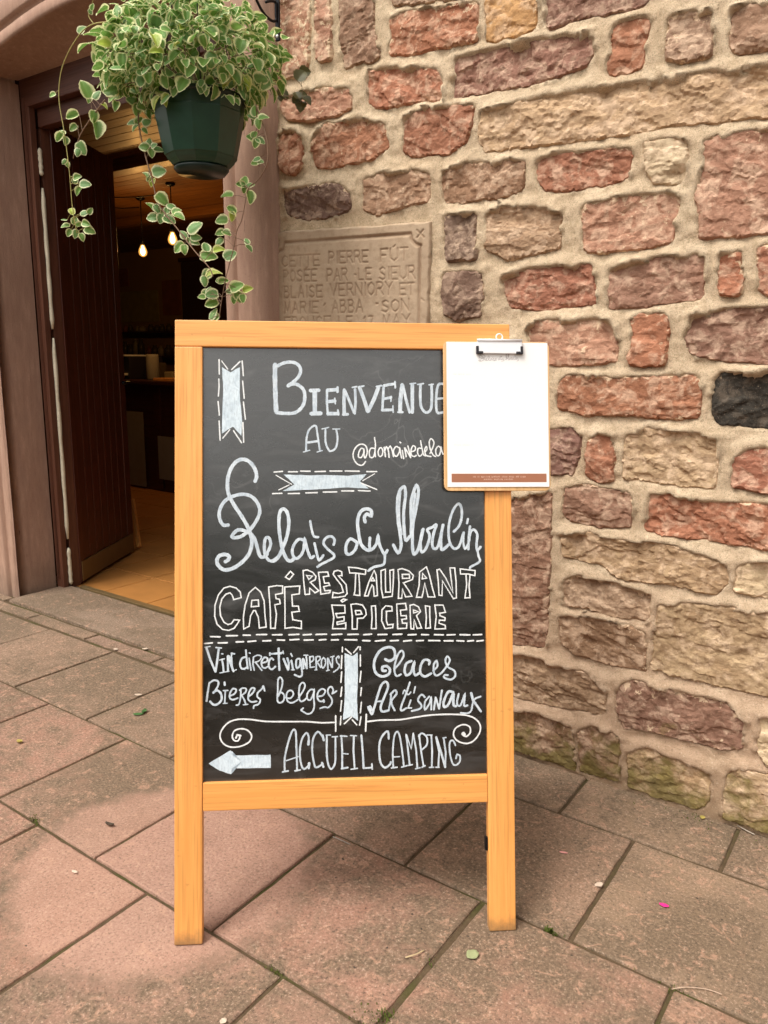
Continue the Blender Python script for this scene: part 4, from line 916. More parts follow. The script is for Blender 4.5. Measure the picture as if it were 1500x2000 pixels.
word('P', "240,300 200,290 165,350 160,420 200,430 235,370 245,300 245,400 265,435 295,340 270,250 200,225 130,260 80,350 85,450 140,530 210,550 250,520 268,490;405,120 420,220 415,330 420,420;400,290 350,290 325,350 340,425 390,420 415,330"
 ";480,290 460,350 480,410 520,400 535,330 510,280 480,290;555,270 575,420;565,330 590,265 620,330 630,430;615,300 650,255 680,330 700,420;780,280 740,260 700,320 710,390 750,410 790,340 795,280 810,380 825,440;835,320 855,450;795,190 812,205"
 ";870,280 895,420;875,280 965,435;965,435 935,310 920,250;980,340 1030,320 1035,270 1000,250 970,310 975,390 1020,415 1050,395;1115,170 1140,300 1165,390 1200,405;1125,290 1080,290 1070,360 1100,410 1140,380 1150,330"
 ";1185,350 1215,300 1205,260 1180,310 1195,390 1240,410 1280,415;1260,370 1310,260 1320,190 1280,140 1250,190 1265,300 1310,390 1350,415;1420,280 1390,255 1350,310 1360,390 1400,400 1425,330 1430,270 1445,340 1465,380", 21, 'white', label='small white handwriting @domainedela')
REL = [('D', "58:705,490 730,400 690,270 600,170 490,145 390,200 310,330 275,500 290,680 380,860 500,1040 600,1220 650,1380 650,1500 600,1640 480,1770 350,1850 220,1870 130,1800 110,1720 150,1650 240,1630 300,1660 290,1710 240,1745"
 ";54:290,1170 210,1170 155,1080 150,950 220,810 340,730 500,690 640,720 740,820 780,950 740,1080 640,1230 560,1300 480,1350 380,1370 345,1345 400,1270 460,1245 540,1260 640,1310 700,1390 740,1520 780,1650 840,1670 900,1620;48:870,1640 920,1560 950,1460 920,1370 870,1380 850,1480 860,1620 920,1720 1010,1730 1080,1660 1120,1590"),
 ('E', "40:70,820 140,770 200,650 250,500 265,350 240,240 190,210 155,270 150,430 180,640 230,780 280,820 330,790;34:450,580 380,565 320,640 305,720 340,790 400,760 440,680 450,560 480,680 520,780 560,760;30:565,610 590,720 620,810 670,750;28:515,350 535,460 560,530 610,540"
 ";30:790,630 800,570 760,530 700,550 670,610 720,680 790,740 790,780 720,820 640,860 600,890;36:1060,600 990,560 940,620 935,720 980,740 1040,690 1070,600;40:1160,365 1150,310 1180,270 1230,290 1225,225 1160,210 1100,250 1070,350 1080,480 1110,620 1180,690 1240,680"
 ";34:1215,545 1210,640 1230,690 1290,620 1310,520 1325,620 1370,720 1390,740 1420,690;30:1390,740 1385,840 1350,870 1260,890 1195,935"),
 ('F', "46:60,1010 130,1130 175,1030 160,850 130,650 120,400 150,230 220,160 240,280 215,500 215,700 240,940 300,890;30:165,240 150,420 150,640 185,860;46:320,880 325,700 320,400 360,230 400,140 430,230 400,450 350,700 340,900 345,1080 370,1150 430,1060 500,780;34:385,260 360,420 350,600"
 ";42:490,790 460,950 470,1110 530,1080 580,960 590,860 560,790 640,750 690,720 650,850 630,1000 660,1070 720,1020 790,720;46:790,720 760,880 760,1050 790,1080 870,1010;38:945,820 1020,740 1060,620 1060,480 1020,410 950,480 890,640 870,800 880,950 920,1040 970,1070 1030,1020 1090,830"
 ";32:1095,830 1085,960 1110,1070 1150,1010;34:1155,630 1140,700;36:1185,740 1165,900 1160,1080;38:1170,960 1190,830 1240,790 1290,860 1280,1000 1290,1090 1340,1040;34:1290,1080 1310,1180 1330,1250 1260,1300 1200,1330 1180,1360")]
ik = Ink(IB)
for k, s in REL: word(k, s, into=ik)
ik.build('lettering', M['blue'], sign, 'flowing pale blue words Relais du Moulin')
word('G', "535,510 520,430 460,370 370,345 280,370 200,470 150,620 145,780 180,900 260,975 350,990 430,960 480,890 510,840 430,835 390,890 340,905 280,870 230,770 220,650 250,530 310,460 370,440 400,470 425,540 535,510;570,970 565,800 590,620 650,440 740,360 820,430 870,560 880,750 900,940 800,955 785,800 740,700 715,700 670,780 650,930 570,970"
 ";690,550 785,545 790,635 680,645 690,550;935,355 1050,335 1140,340 1140,445 1035,465 1045,525 1095,535 1105,600 1025,615 1050,750 1030,960 965,960 960,700 935,355;1170,355 1390,340 1385,455 1275,470 1285,635 1370,635 1385,710 1275,725 1290,835 1415,855 1415,965 1290,945 1175,960 1175,700 1170,355;1255,125 1300,170 1240,245 1180,210 1255,125", 19, 'white', False, label='white outlined capitals CAFE with an accent')
ik = Ink(IB)
word('H', "90,115 150,105 230,140 280,200 265,250 195,285 260,350 320,410 265,440 185,370 185,460 120,465 100,280 90,115;140,185 230,195 175,245 140,185;315,140 450,135 465,195 385,205 405,300 465,295 480,330 390,350 410,410 490,405 480,440 350,460 335,300 315,140"
 ";660,190 655,130 600,110 545,125 530,170 580,240 650,330 680,430 610,450 530,435 520,510 600,505 700,490 735,450 720,320 660,250 605,190 660,190;755,65 880,75 1010,105 1000,170 850,150 775,150 755,65;860,155 855,300 850,410 835,470 920,480 915,300 905,160"
 ";990,485 1050,290 1130,110 1160,180 1170,330 1180,480 1130,490 1120,350 1100,325 1070,390 1040,485 990,485;1085,265 1110,215 1140,265 1085,265;1230,115 1295,95 1295,300 1300,430 1370,430 1360,110 1415,100 1410,300 1395,490 1260,510 1235,380 1230,115", 19, into=ik, smooth=False)
word('I', "130,175 190,160 290,195 355,260 340,320 210,370 280,470 335,565 240,575 195,455 185,595 135,595 145,380 130,175;190,245 295,245 300,300 195,305 190,245;400,580 440,400 445,210 545,135 590,260 630,430 670,575 570,575 520,370 500,500 480,580 400,580;490,230 550,300 485,310 490,230"
 ";700,180 740,170 830,300 935,520 910,330 890,150 960,150 980,350 985,590 940,600 780,340 775,555 730,550 720,350 700,180;1040,165 1260,190 1255,265 1160,240 1045,240 1040,165;1125,245 1135,400 1110,590 1185,585 1170,420 1185,250", 19, into=ik, smooth=False).build('lettering', M['white'], sign, 'white outlined capitals RESTAURANT')
ik = Ink(IB)
word('H', "510,620 700,625 705,735 570,745 590,805 690,790 690,850 585,870 590,905 715,880 715,965 520,965 540,800 510,620;680,530 730,540 665,575 645,555 680,530;790,610 870,600 960,620 1005,690 1015,760 970,810 885,815 880,970 810,970 810,780 790,610;855,700 930,700 950,750 865,760 855,700"
 ";1090,635 1150,630 1155,760 1160,965 1090,965 1100,800 1090,635;1395,705 1390,640 1300,630 1245,690 1240,850 1290,965 1400,950 1410,900 1330,910 1310,850 1310,710 1395,705", 19, into=ik, smooth=False)
word('I', "110,680 240,670 255,760 165,770 175,850 250,850 255,895 185,905 195,960 260,960 255,1035 125,1040 120,860 110,680;305,700 360,685 430,720 460,790 400,850 440,940 475,1030 410,1035 365,905 360,1045 320,1040 310,870 305,700;355,765 430,790 360,810 355,765;530,705 595,715 595,850 605,1030 535,1035 545,870 530,705"
 ";670,695 790,695 825,800 740,815 745,850 820,880 815,920 735,915 730,960 820,990 825,1040 670,1045 690,860 670,695", 19, into=ik, smooth=False).build('lettering', M['white'], sign, 'white outlined capitals EPICERIE with an accent')
ik = Ink(IB)
word('J', "40:120,140 200,380 290,590;38:292,590 320,400 350,160;20:95,140 195,125;26:295,145 400,155;24:365,375 455,350;34:410,370 430,480 440,590;20:370,610 540,580;28:402,262 428,262;36:515,300 515,450 520,580;42:530,300 570,450 620,580;30:590,260 570,340;32:580,250 640,262;20:610,575 675,550;30:585,330 590,430 600,560"
 ";34:845,190 860,350 880,530;34:850,320 780,340 740,430 760,520 820,535 870,500;28:905,340 940,560;26:907,243 928,252;28:985,320 975,450 1000,560;24:985,320 1060,285 1130,310 1100,380 1010,420;28:1020,410 1080,490 1140,565;30:1140,430 1230,400 1240,340 1180,330 1130,420 1150,500 1200,520 1250,490;34:1350,370 1310,340 1270,400 1270,500 1320,545 1390,490;40:1445,160 1450,350 1460,560;28:1285,240 1285,290;28:1290,260 1440,262 1500,255", into=ik)
word('K', "28:0,245 190,225;20:200,195 210,245;38:210,330 250,430 290,520;38:292,520 300,400 275,320;36:345,360 375,520;26:335,240 360,290;20:345,520 400,520;32:490,330 440,340 425,420 440,490 490,450 500,340 520,480 530,600 490,640 400,605;34:545,330 555,500;30:552,330 610,500;28:615,500 610,380 600,270;22:560,270 630,268"
 ";26:660,290 670,480;24:670,300 720,290 725,350 680,390;24:670,480 740,470;26:770,300 775,520;24:770,300 830,290 840,340 785,385;24:790,390 850,480;18:750,525 790,520;24:900,310 865,360 865,450 890,490 930,430 930,350 900,310;28:970,320 975,530;28:978,325 1045,480;24:1050,480 1055,300;20:1015,300 1085,285;18:945,540 1000,525;24:1165,320 1160,285 1120,320 1130,390 1170,440 1150,500 1070,560", into=ik).build('lettering', M['blue'], sign, 'chalk words Vin direct vignerons')
ik = Ink(IB)
word('J', "34:125,1130 145,980 175,800;34:175,800 260,745 340,770 330,860 250,980;40:250,970 320,930 390,990 400,1100 330,1180 250,1190 190,1130;38:455,780 460,835;24:430,935 520,930;30:470,940 460,1150;22:430,1170 505,1165;31:560,1030 640,990 670,920 610,900 560,970 550,1060 600,1100 700,1070;28:755,900 750,1050 720,1180 670,1200;28:730,930 780,890 850,900 840,960 770,1020;28:770,1020 820,1110 850,1190;20:795,1195 885,1185"
 ";31:900,1040 970,980 1010,900 950,890 900,980 890,1090 950,1140 1045,1130;30:1190,940 1165,850 1140,900 1060,980 1060,1050 1110,1100 1080,1180 1000,1210 985,1260", into=ik)
word('K', "120,980 180,820 190,700 150,650 115,700 110,900 105,1050 150,1090 210,1050 220,960 170,910 120,950;240,1000 330,1010 380,940 350,880 290,890 260,960 280,1060 350,1090 420,1060 460,1030;470,1000 550,880 580,790 545,740 490,790 475,950 500,1060 560,1050 600,1010;740,870 680,860 620,930 620,1020 670,1040 720,950 740,860 730,1000 740,1150 700,1250 630,1280 560,1250 510,1215;510,1215 550,1180"
 ";810,980 890,960 930,880 870,850 810,900 790,990 830,1060 905,1060;36:900,1040 905,1075;1125,885 1050,930 1065,870 1030,810 980,850 980,930 1040,1020 1040,1100 980,1170 920,1160 840,1185", 28, into=ik).build('lettering', M['blue'], sign, 'chalk words Bieres belges')
word('L', "30:300,220 350,240 410,200 400,110 340,85 250,120 190,210 175,300 200,380 270,415 340,390 355,340 320,300 270,310 275,350 310,350;405,330 460,270 510,180 490,125 450,160 415,260 405,350 430,410 480,390;28:600,240 540,270 520,350 540,400 590,370 630,250 620,340 640,400 680,380;28:795,280 800,240 740,230 700,300 700,380 750,415 820,380;840,350 890,300 880,240 850,280 850,370 880,405 940,370 1000,290;1000,300 1030,230 1000,190 980,240 1010,310 1080,350 1090,410 1040,450 970,430 970,400 1010,400", 22, label='curled chalk word Glaces')
word('L', "26:130,750 150,790 120,790 115,760 150,840 180,760 220,620 260,510 310,475 335,530 290,650 250,760 270,810 330,800;18:200,700 280,690;20:370,600 360,700 340,800;360,620 410,570 430,610 370,700 410,800;580,480 540,600 480,760 490,800 540,770;16:500,610 520,570 560,620 590,590;18:590,680 560,770 600,770;18:640,530 625,600;750,650 710,620 670,680 710,740 690,780 600,805"
 ";20:800,640 750,700 750,790 800,720 820,650 820,790;850,790 870,650;910,780 870,650;910,780 940,570;28:1060,590 1010,590 960,700 970,760 1020,720 1070,600 1070,730 1100,750;1130,610 1110,720 1150,740 1200,610 1190,740 1230,740;28:1270,600 1290,680 1380,810;20:1380,640 1300,680 1270,800 1220,830 1150,825", 22, label='chalk word Artisanaux')
ik = Ink(IB)
word('N', "110,720 110,560 150,370 210,195 255,200 265,400 275,710;17:130,590 290,535;22:80,740 160,725;22:245,725 320,712;425,370 430,280 400,220 340,300 310,470 330,640 370,700 440,640;630,310 600,250 550,205 490,290 475,450 500,620 530,680 620,630;34:430,320 425,375;34:435,620 430,690;30:615,250 630,320;28:605,615 625,675;670,260 670,500 690,640 730,700 780,620 785,450 785,280;17:660,250 720,248;17:740,272 815,268"
 ";865,270 875,450 875,690;20:850,258 940,265;17:880,495 955,500;26:865,695 950,680;1030,265 1025,450 1040,690;18:985,255 1065,258;18:990,705 1080,690;28:1130,250 1150,500 1160,690;24:1160,690 1275,680;22:1270,630 1275,705", 25, into=ik)
word('O', "25:245,400 235,310 180,345 135,440 130,580 150,700 200,750 260,710 270,680;300,740 295,560 310,380 345,310 380,370 410,560 430,730;15:310,620 380,615;17:275,755 350,745;17:400,745 470,725;455,345 480,530 500,710;460,350 520,520 545,330;545,335 580,540 595,760;17:480,725 535,712;17:570,765 630,750;615,350 640,550 670,730;610,370 650,330 710,380 710,470 650,530;19:650,745 690,725"
 ";765,360 775,550 770,740;15:710,352 775,352;17:740,748 795,745;820,380 860,560 850,730;26:825,375 880,550 935,745;935,745 940,560 915,390;16:905,388 945,382;19:820,745 860,745;1060,480 1030,420 990,440 990,560 1020,690 1060,720 1110,680 1115,610 1080,590 1065,640", 21, into=ik).build('lettering', M['blue'], sign, 'tall chalk capitals ACCUEIL CAMPING')
# ribbons, dashes, scrolls, arrow
def ribbon_fill(key, s, lab, name='ribbon'):
    k = Ink(IB); k.poly([loc(x, y, -.0095) for x, y in pts_of(key, s)]); return k.build(name, M['bluefill'], sign, lab)
M['bluefill'] = m_chalk('pale_blue_marker_fill', (.50, .60, .68), (.70, .80, .87))
ribbon_fill('Q', '268,240 350,290 445,240 440,500 465,760 458,912 375,820 268,890 272,700 280,450', 'upright pale blue ribbon at the top left of the board')
ribbon_fill('Z', '554,928 600,929 640,929 680,930 716,927 703,941 720,955 680,953 610,957 552,960 575,947', 'level pale blue ribbon below AU')
ribbon_fill('S', '108,262 178,292 228,258 230,500 222,700 230,885 172,840 92,878 108,700 110,450', 'upright pale blue ribbon between the lower columns')
ribbon_fill('M', '125,800 430,615 465,640 465,690 700,682 990,680 995,770 990,860 700,865 445,870 440,950 280,900', 'pale blue arrow pointing left', 'arrow')
word('Q', "240,165 242,310;237,355 240,430 233,525;230,575 243,710;240,765 250,955;465,180 477,325;470,375 485,545;477,580 497,750;472,780 480,975;11:265,180 325,260;445,185 362,265;11:275,935 345,850;380,860 460,980", 13, 'white', name='dashes', label='white dashes around the top left ribbon')
word('Z', "535,923 552,921.6;563,922.4 581,922.4;587,921 606,921.4;615,922 636,921.6;644,921 668,921;674,920.7 702,921.3;716,922 736,922;532,965 551,964.4;563,965 585,964.6;597,963.6 620,963;631,962 658,961.6;667,959.7 691,959.7;700,959 723,960;1.8:732,926 708,940;704,944 736,957;1.8:539,929 570,947;1.8:544,958 565,948", 2.6, 'white', name='dashes', label='white dashes around the level ribbon')
word('K', "1225,130 1222,215;1215,275 1205,500;1212,555 1198,740;1215,815 1195,980;1210,1050 1192,1235;1200,1320 1188,1470", 24, 'white', name='dashes', label='white dashes left of the lower ribbon')
word('S', "250,205 250,235;252,280 252,385;258,430 248,530;262,580 255,655;262,712 252,812;258,845 245,925;115,225 170,275;235,205 190,260;105,912 172,848;178,875 220,922", 12, 'white', name='dashes', label='white dashes right of the lower ribbon')
r1 = "411,430 442,464 475,489 501,521 532,551 564,584 592,608 617,638 648,668 679,700 710,726 738,756 767,785 797,813 823,837 848,866 873,889 898,918 924,941"
r2 = "399,415 426,444 461,476 484,500 513,529 541,556 566,584 594,612 623,637 647,661 673,697 708,723 733,752 762,778 788,804 813,827 837,859 867,885 892,906 913,925 931,944"
for rr, f in ((r1, lambda x: 1244.5 - min(1, (x - 411) / 80) * 4 + random.uniform(-.5, .5)), (r2, lambda x: 1257.5 - min(1, (x - 399) / 150) * 7 + (2 if x > 705 else 0) + random.uniform(-.6, .6))):
    ik = Ink(IB)
    for q in rr.split():
        a, b_ = map(float, q.split(',')); ya, yb = f(a), f(a) - random.uniform(0, 1); ik.stroke([loc(a, ya, -.0095), loc((a + b_) / 2, (ya + yb) / 2, -.0095), loc(b_, yb, -.0095)], 3.0 * PXM)
    ik.build('dashed_line', M['white'], sign)
ik = Ink(IB)
word('M', "21:545,400 560,440 530,485 480,475 455,420 490,340 590,315 680,345 725,420 690,500 570,560 430,570 330,520 285,430 310,330 400,230 530,185 700,185 850,205 1000,215 1500,215;26:505,445 525,400 575,412", into=ik)
word('N', "20:410,70 600,85 780,80;20:788,-10 788,200", into=ik).build('scroll_line', M['white'], sign, 'white spiral scroll line at the left above the arrow')
ik = Ink(IB)
word('Z', "3.2:715.5,1396 714,1429", into=ik)
word('O', "19:-28,190 150,170 380,165 600,130 800,105 1050,100 1230,120 1330,180 1365,260 1340,350 1270,430 1180,455 1080,420 1035,350 1060,270 1150,225 1230,250 1240,320 1190,370 1140,340 1165,320;34:1150,330 1175,345", into=ik).build('scroll_line', M['white'], sign, 'white spiral scroll line at the right')

# ---- clipboard hooked over the right side of the sign
CN = .006
pa, pb, pc, pd = loc(868, 668, CN + .004), loc(1075, 668, CN + .004), loc(865, 959, CN + .004), loc(1073, 960, CN + .004)
cu0, cu1, cv0, cv1 = (pa[0] + pc[0]) / 2, (pb[0] + pd[0]) / 2, (pc[1] + pd[1]) / 2, (pa[1] + pb[1]) / 2
CMX = SM @ Matrix.Translation((cu0, cv0, CN)); cw, chh = cu1 - cu0, cv1 - cv0
M['print_head'] = m_plain('pale_grey_ink', (.50, .46, .46), .7, .2, .05)
clip = empty('clipboard', mw=CMX); tag(clip, 'pale hardboard clipboard hooked on the right side of the chalkboard sign', 'clipboard')
def rounded(w, h, r, t, n=6):
    P = []
    for cx_, cy_, a0 in ((w - r, r, -90), (w - r, h - r, 0), (r, h - r, 90), (r, r, 180)):
        for k in range(n + 1): g_ = R(a0 + 90 * k / n); P.append((cx_ + r * math.cos(g_), cy_ + r * math.sin(g_)))
    m_ = len(P); c = (w / 2, h / 2); V = [(x, y, 0) for x, y in P] + [(x, y, t - .0006) for x, y in P] + [(x + (c[0] - x) * .004, y + (c[1] - y) * .004, t) for x, y in P]
    F = [(k, (k + 1) % m_, m_ + (k + 1) % m_, m_ + k) for k in range(m_)] + [(m_ + k, m_ + (k + 1) % m_, 2 * m_ + (k + 1) % m_, 2 * m_ + k) for k in range(m_)]
    F += [tuple(range(m_))[::-1], tuple(2 * m_ + k for k in range(m_))]; return V, F
V, F = rounded(cw, chh, .013, .0035); mesh_obj('board', V, F, M['ply'], clip, bake=False)
def cl(x, y, n=.004): p = loc(x, y, CN + n); return p[0] - cu0, p[1] - cv0
# the clip
a, b_ = cl(931, 692), cl(1018, 668)
m_ = MB(); m_.box((a[0], a[1], .006), (b_[0], b_[1], .0105), .0012); weighted(m_.build('clip_plate', M['chrome'], clip, bake=False))
m_ = MB(); m_.tube([(a[0], b_[1] + .0005, .0105), (b_[0], b_[1] + .0005, .0105)], .003, 8); m_.build('spring_bar', M['chrome'], clip, True, bake=False)
mx_ = (a[0] + b_[0]) / 2
m_ = MB(); m_.tube([(mx_ + .007 * math.cos(t), b_[1] + .008 + .007 * math.sin(t), .008) for t in np.linspace(0, 2 * math.pi, 13)], .0016, 6, False); m_.build('hanging_ring', M['chrome'], clip, True, bake=False)
for sx, dx in ((a[0] - .002, 1), (b_[0] + .002, -1)):
    for c0_, c1_ in (((sx, a[1] - .001), (sx + dx * .0055, a[1] + .016)), ((sx + dx * .0056, a[1] - .001), (sx + dx * .015, a[1] + .0045))):
        m_ = MB(); m_.box((min(c0_[0], c1_[0]), c0_[1], .0055), (max(c0_[0], c1_[0]), c1_[1], .0118), .0012); m_.build('corner_grip', M['black_rubber'], clip, bake=False)
# the sheet held in it
pm = empty('menu_sheet', mw=CMX); tag(pm, 'blank looking white menu sheet with a copper brown footer, held in the clipboard', 'paper sheet')
q0, q1 = cl(874, 952), cl(1069, 671)
nx_, ny_ = 8, 14; V = []
for j in range(ny_ + 1):
    for i in range(nx_ + 1):
        s_, t_ = i / nx_, j / ny_; lift = .0005 + .0016 * (1 - t_) ** 3 * (.4 + .6 * s_); V.append((q0[0] + (q1[0] - q0[0]) * s_, q0[1] + (q1[1] - q0[1]) * t_, .0037 + lift))
mesh_obj('sheet', V, [(j * (nx_ + 1) + i, j * (nx_ + 1) + i + 1, (j + 1) * (nx_ + 1) + i + 1, (j + 1) * (nx_ + 1) + i) for j in range(ny_) for i in range(nx_)], M['paper'], pm, True, bake=False)
def pz_(x, y):
    t_ = (y - q0[1]) / (q1[1] - q0[1]); s_ = (x - q0[0]) / (q1[0] - q0[0]); return .0037 + .0005 + .0016 * (1 - t_) ** 3 * (.4 + .6 * s_) + .00012
f0, f1 = cl(882, 943), cl(1067, 926); V = []; n = 8
for i in range(n + 1):
    x = f0[0] + (f1[0] - f0[0]) * i / n
    for yy in (f0[1], (f0[1] + f1[1]) / 2, f1[1]): V.append((x, yy, pz_(x, yy)))
mesh_obj('printed_footer', V, [(3 * i + k, 3 * i + 3 + k, 3 * i + 4 + k, 3 * i + 1 + k) for i in range(n) for k in (0, 1)], M['print_brown'], pm, bake=False)
def marks(x0, x1, y, h, mat, seed, w=.55):
    rr = random.Random(seed); k = Ink(0); x = x0
    while x < x1:
        L = rr.randint(2, 8)
        for _ in range(L):
            if x > x1: break
            p, q = cl(x, y), cl(x + rr.uniform(-.3, .6), y - h); zz = pz_(*p) + .0001
            k.stroke([np.array(p), np.array(q)], w * PXM); x += 2.2
            for i in range(8): k.mb.v[-1 - i] = (k.mb.v[-1 - i][0], k.mb.v[-1 - i][1], zz + i * 0)
            if rr.random() < .5:
                p, q = cl(x - 2.2, y - h * rr.choice([0, .5, 1])), cl(x - .8, y - h * rr.choice([0, .5, 1])); k.stroke([np.array(p), np.array(q)], w * PXM)
                for i in range(8): k.mb.v[-1 - i] = (k.mb.v[-1 - i][0], k.mb.v[-1 - i][1], zz + .00002)
        x += 2.6
    o = k.build('small_print', M[mat], pm); return o
marks(924, 1028, 933.6, 2.8, 'print_pale', 1); marks(945, 1004, 938.4, 2.4, 'print_pale', 2)
marks(886, 918, 733, 2.2, 'print_faint', 3); marks(886, 920, 793, 2.2, 'print_faint', 4); marks(888, 922, 871, 2.2, 'print_faint', 5)
# heading: the same flowing words in small
k = Ink(0)
for key, s in REL:
    for st in s.split(';'):
        w_, st = st.split(':'); P = catmull(pts_of(key, st), 3)
        Q = [cl(935 + (x - 425) / (942 - 425) * 78, 688 + (y - 895) / 222 * 19) for x, y in P]
        n0 = len(k.mb.v); k.stroke([np.array(q) for q in Q], .85 * PXM, wob=0)
        for i in range(n0, len(k.mb.v)): v = k.mb.v[i]; k.mb.v[i] = (v[0], v[1], pz_(v[0], v[1]) + .00001 * (i - n0) / 8)
k.build('heading', M['print_head'], pm, 'small grey handwritten style heading')

# ================================================================== WALL BRACKET AND HANGING BASKET
bx = float(on_y(545, 40, 1.995)[0])
brk = empty('wall_bracket', (bx, 2.0, 2.3)); tag(brk, 'black wrought iron scroll bracket screwed to the wall above the plant', 'bracket')
zb0 = float(on_y(545, 82, 1.995)[2]); zt = 2.62; yhook = float(on_x(391, 250, bx)[1])
b = MB(); b.box((bx - .0085, 1.985, zb0), (bx + .0085, 1.993, zt), .003); b.build('wall_bar', M['iron'], brk)
zs_ = float(on_y(545, 71, 1.99)[2])
for z in (zs_, 2.56):
    b = MB(); b.lathe([(.0001, .0), (.004, -.001), (.0055, -.004)], (0, 0, 0), 8); mesh_obj('screw', [(bx + p[0], 1.9815 - p[2] * -1 * -1, z + p[1]) for p in b.v], b.f, M['chrome'], brk)
b = MB(); b.tube([(bx, 1.985, zt - .03), (bx, 1.8, zt), (bx, yhook - .03, zt)], .0065, 8); b.build('arm', M['iron'], brk, True)
sc_ = [on_x(x, y, bx) for x, y in ((470, -60), (488, -25), (500, -2), (510, 18), (521, 33), (532, 41), (540, 40), (545.5, 32), (547, 20), (543, 9), (536, 3), (527, 2), (519, 4))]
for q in sc_: q[1] = min(q[1], 1.981)
b = MB(); b.tube(catmull(sc_, 5), .0042, 8); b.build('scroll', M['iron'], brk, True)
b = MB(); b.tube([(bx, yhook, zt - .006), (bx + .012, yhook, zt - .03), (bx, yhook, zt - .05), (bx - .01, yhook, zt - .035)], .003, 6); b.build('hook', M['iron'], brk, True)
ptop = on_x(391, 196, bx); pbot = on_x(394, 338, bx); PC = (bx, yhook); zt_, zb_ = float(on_x(391, 200, bx)[2]) + .0, float(on_x(394, 326, bx)[2])
s1 = float((on_x(391, 250, bx) - CAM) @ f_) / FPX
rT, rB = 89 * s1, 64 * s1
hb = empty('hanging_pot', (PC[0], PC[1], zb_)); tag(hb, 'dark green plastic hanging pot below the variegated foliage', 'hanging pot')
hh = zt_ - zb_; NS = 12; rot0 = R(20)
def rad(z): return rB + (rT - rB) * (z / hh) ** .85
b = MB(); b.lathe([(rB * .55, -.004), (rB * .86, -.001), (rB, .012), (rad(.13 * hh), .13 * hh), (rad(.135 * hh) + .0025, .135 * hh), (rad(.45 * hh) + .0025, .45 * hh), (rad(.80 * hh) + .0025, .80 * hh), (rad(.805 * hh), .805 * hh), (rad(.94 * hh), .94 * hh), (rT, hh), (rT - .006, hh), (rT - .012, hh - .03)], (PC[0], PC[1], zb_), 10, rot=rot0)
po = mesh_obj('pot_body', b.v, b.f, M['pot'], hb); bv = po.modifiers.new('soft_edges', 'BEVEL'); bv.width = .006; bv.segments = 2; bv.limit_method = 'ANGLE'; bv.angle_limit = R(25)
b = MB(); b.lathe([(rT - .002, hh - .006), (rT + .006, hh - .004), (rT + .007, hh + .006), (rT + .001, hh + .009), (rT - .007, hh + .007)], (PC[0], PC[1], zb_), 36); b.build('rim', M['potdark'], hb, True)
b = MB(); b.lathe([(.0, -.022), (rB * .72, -.022), (rB * .84, -.008), (rB * .80, -.002), (.0, -.002)], (PC[0], PC[1], zb_), 28); b.build('drip_saucer', M['potdark'], hb, True)
b = MB(); b.lathe([(0, hh - .014), (rT - .014, hh - .016)], (PC[0], PC[1], zb_), 28); b.build('soil', M['soil'], hb)
for k in range(3):
    g_ = R(80 + 120 * k); b = MB(); b.tube([(PC[0] + rT * math.cos(g_), PC[1] + rT * math.sin(g_), zt_ + .004), (PC[0] + rT * .5 * math.cos(g_), PC[1] + rT * .5 * math.sin(g_), zt_ + .30), (PC[0], PC[1], zt - .045)], .0018, 6); b.build('hanger_wire', M['potdark'], hb, True)

# ---- leaves
def leaf_mesh(name, wid, sc, fold, curl, mat):
    V, F, rim, vein = [], [], [], []; nl, nw = 9, 8
    for i in range(nl + 1):
        t = i / nl; hw = wid * .5 * (math.sin(math.pi * min(1, t * .93 + .07) ** .80)) ** .72; hw = max(hw, .012)
        for j in range(nw + 1):
            s = j / nw * 2 - 1; sca = 1 + sc * math.sin(t * 27) * (abs(s) > .7)
            x = hw * s * sca; z = fold * abs(s) ** 1.3 * hw * 2 - curl * (t - .35) ** 2 * (1 if t > .35 else .4) + .018 * math.sin(9 * t + 2.5 * s) * abs(s)
            V.append((x, t - (.05 * (1 - abs(s)) if i == nl else 0), z)); e = max(abs(s), abs(t * 2 - 1) ** 3); rim.append(e ** 1.6)
            vein.append(1.0 if abs(s) < .1 else 0.0)
    F = [(i * (nw + 1) + j, i * (nw + 1) + j + 1, (i + 1) * (nw + 1) + j + 1, (i + 1) * (nw + 1) + j) for i in range(nl) for j in range(nw)]
    me = bpy.data.meshes.new(name); me.from_pydata(V, [], F); me.polygons.foreach_set('use_smooth', [True] * len(F)); me.materials.append(mat)
    for nm, d in (('rim', rim), ('vein', vein)): me.attributes.new(nm, 'FLOAT', 'POINT').data.foreach_set('value', d)
    me.update(); return me, V, F, rim, vein
LT = [leaf_mesh('leaf', *a) for a in ((.86, .05, .20, .25, M['leaf']), (.78, .06, -.12, .35, M['leaf_b']), (.92, .05, .10, .15, M['leaf_b']), (.74, .05, .32, .45, M['leaf_y']), (.84, .06, .15, .5, M['leaf']), (.70, .05, .45, .1, M['leaf']))]
LD = leaf_mesh('dry_leaf', 1.05, .12, .2, .4, M['leaf_d'])
def frame_of(p, d, nrm, size):
    d = Vector(d).normalized(); nrm = Vector(nrm); x = d.cross(nrm)
    if x.length < 1e-3: x = d.cross(Vector((.3, .5, .8)))
    x.normalize(); z = x.cross(d)
    m_ = Matrix(((x.x * size, d.x * size, z.x * size, p[0]), (x.y * size, d.y * size, z.y * size, p[1]), (x.z * size, d.z * size, z.z * size, p[2]), (0, 0, 0, 1))); return m_
plant = empty('trailing_plant', (PC[0], PC[1], zt_)); tag(plant, 'variegated green and cream trailing plant spilling from the hanging pot', 'plant')
PI_ = parent_world(plant).inverted(); NLEAF = [0]; JOIN = MB(); JA = ([], [])
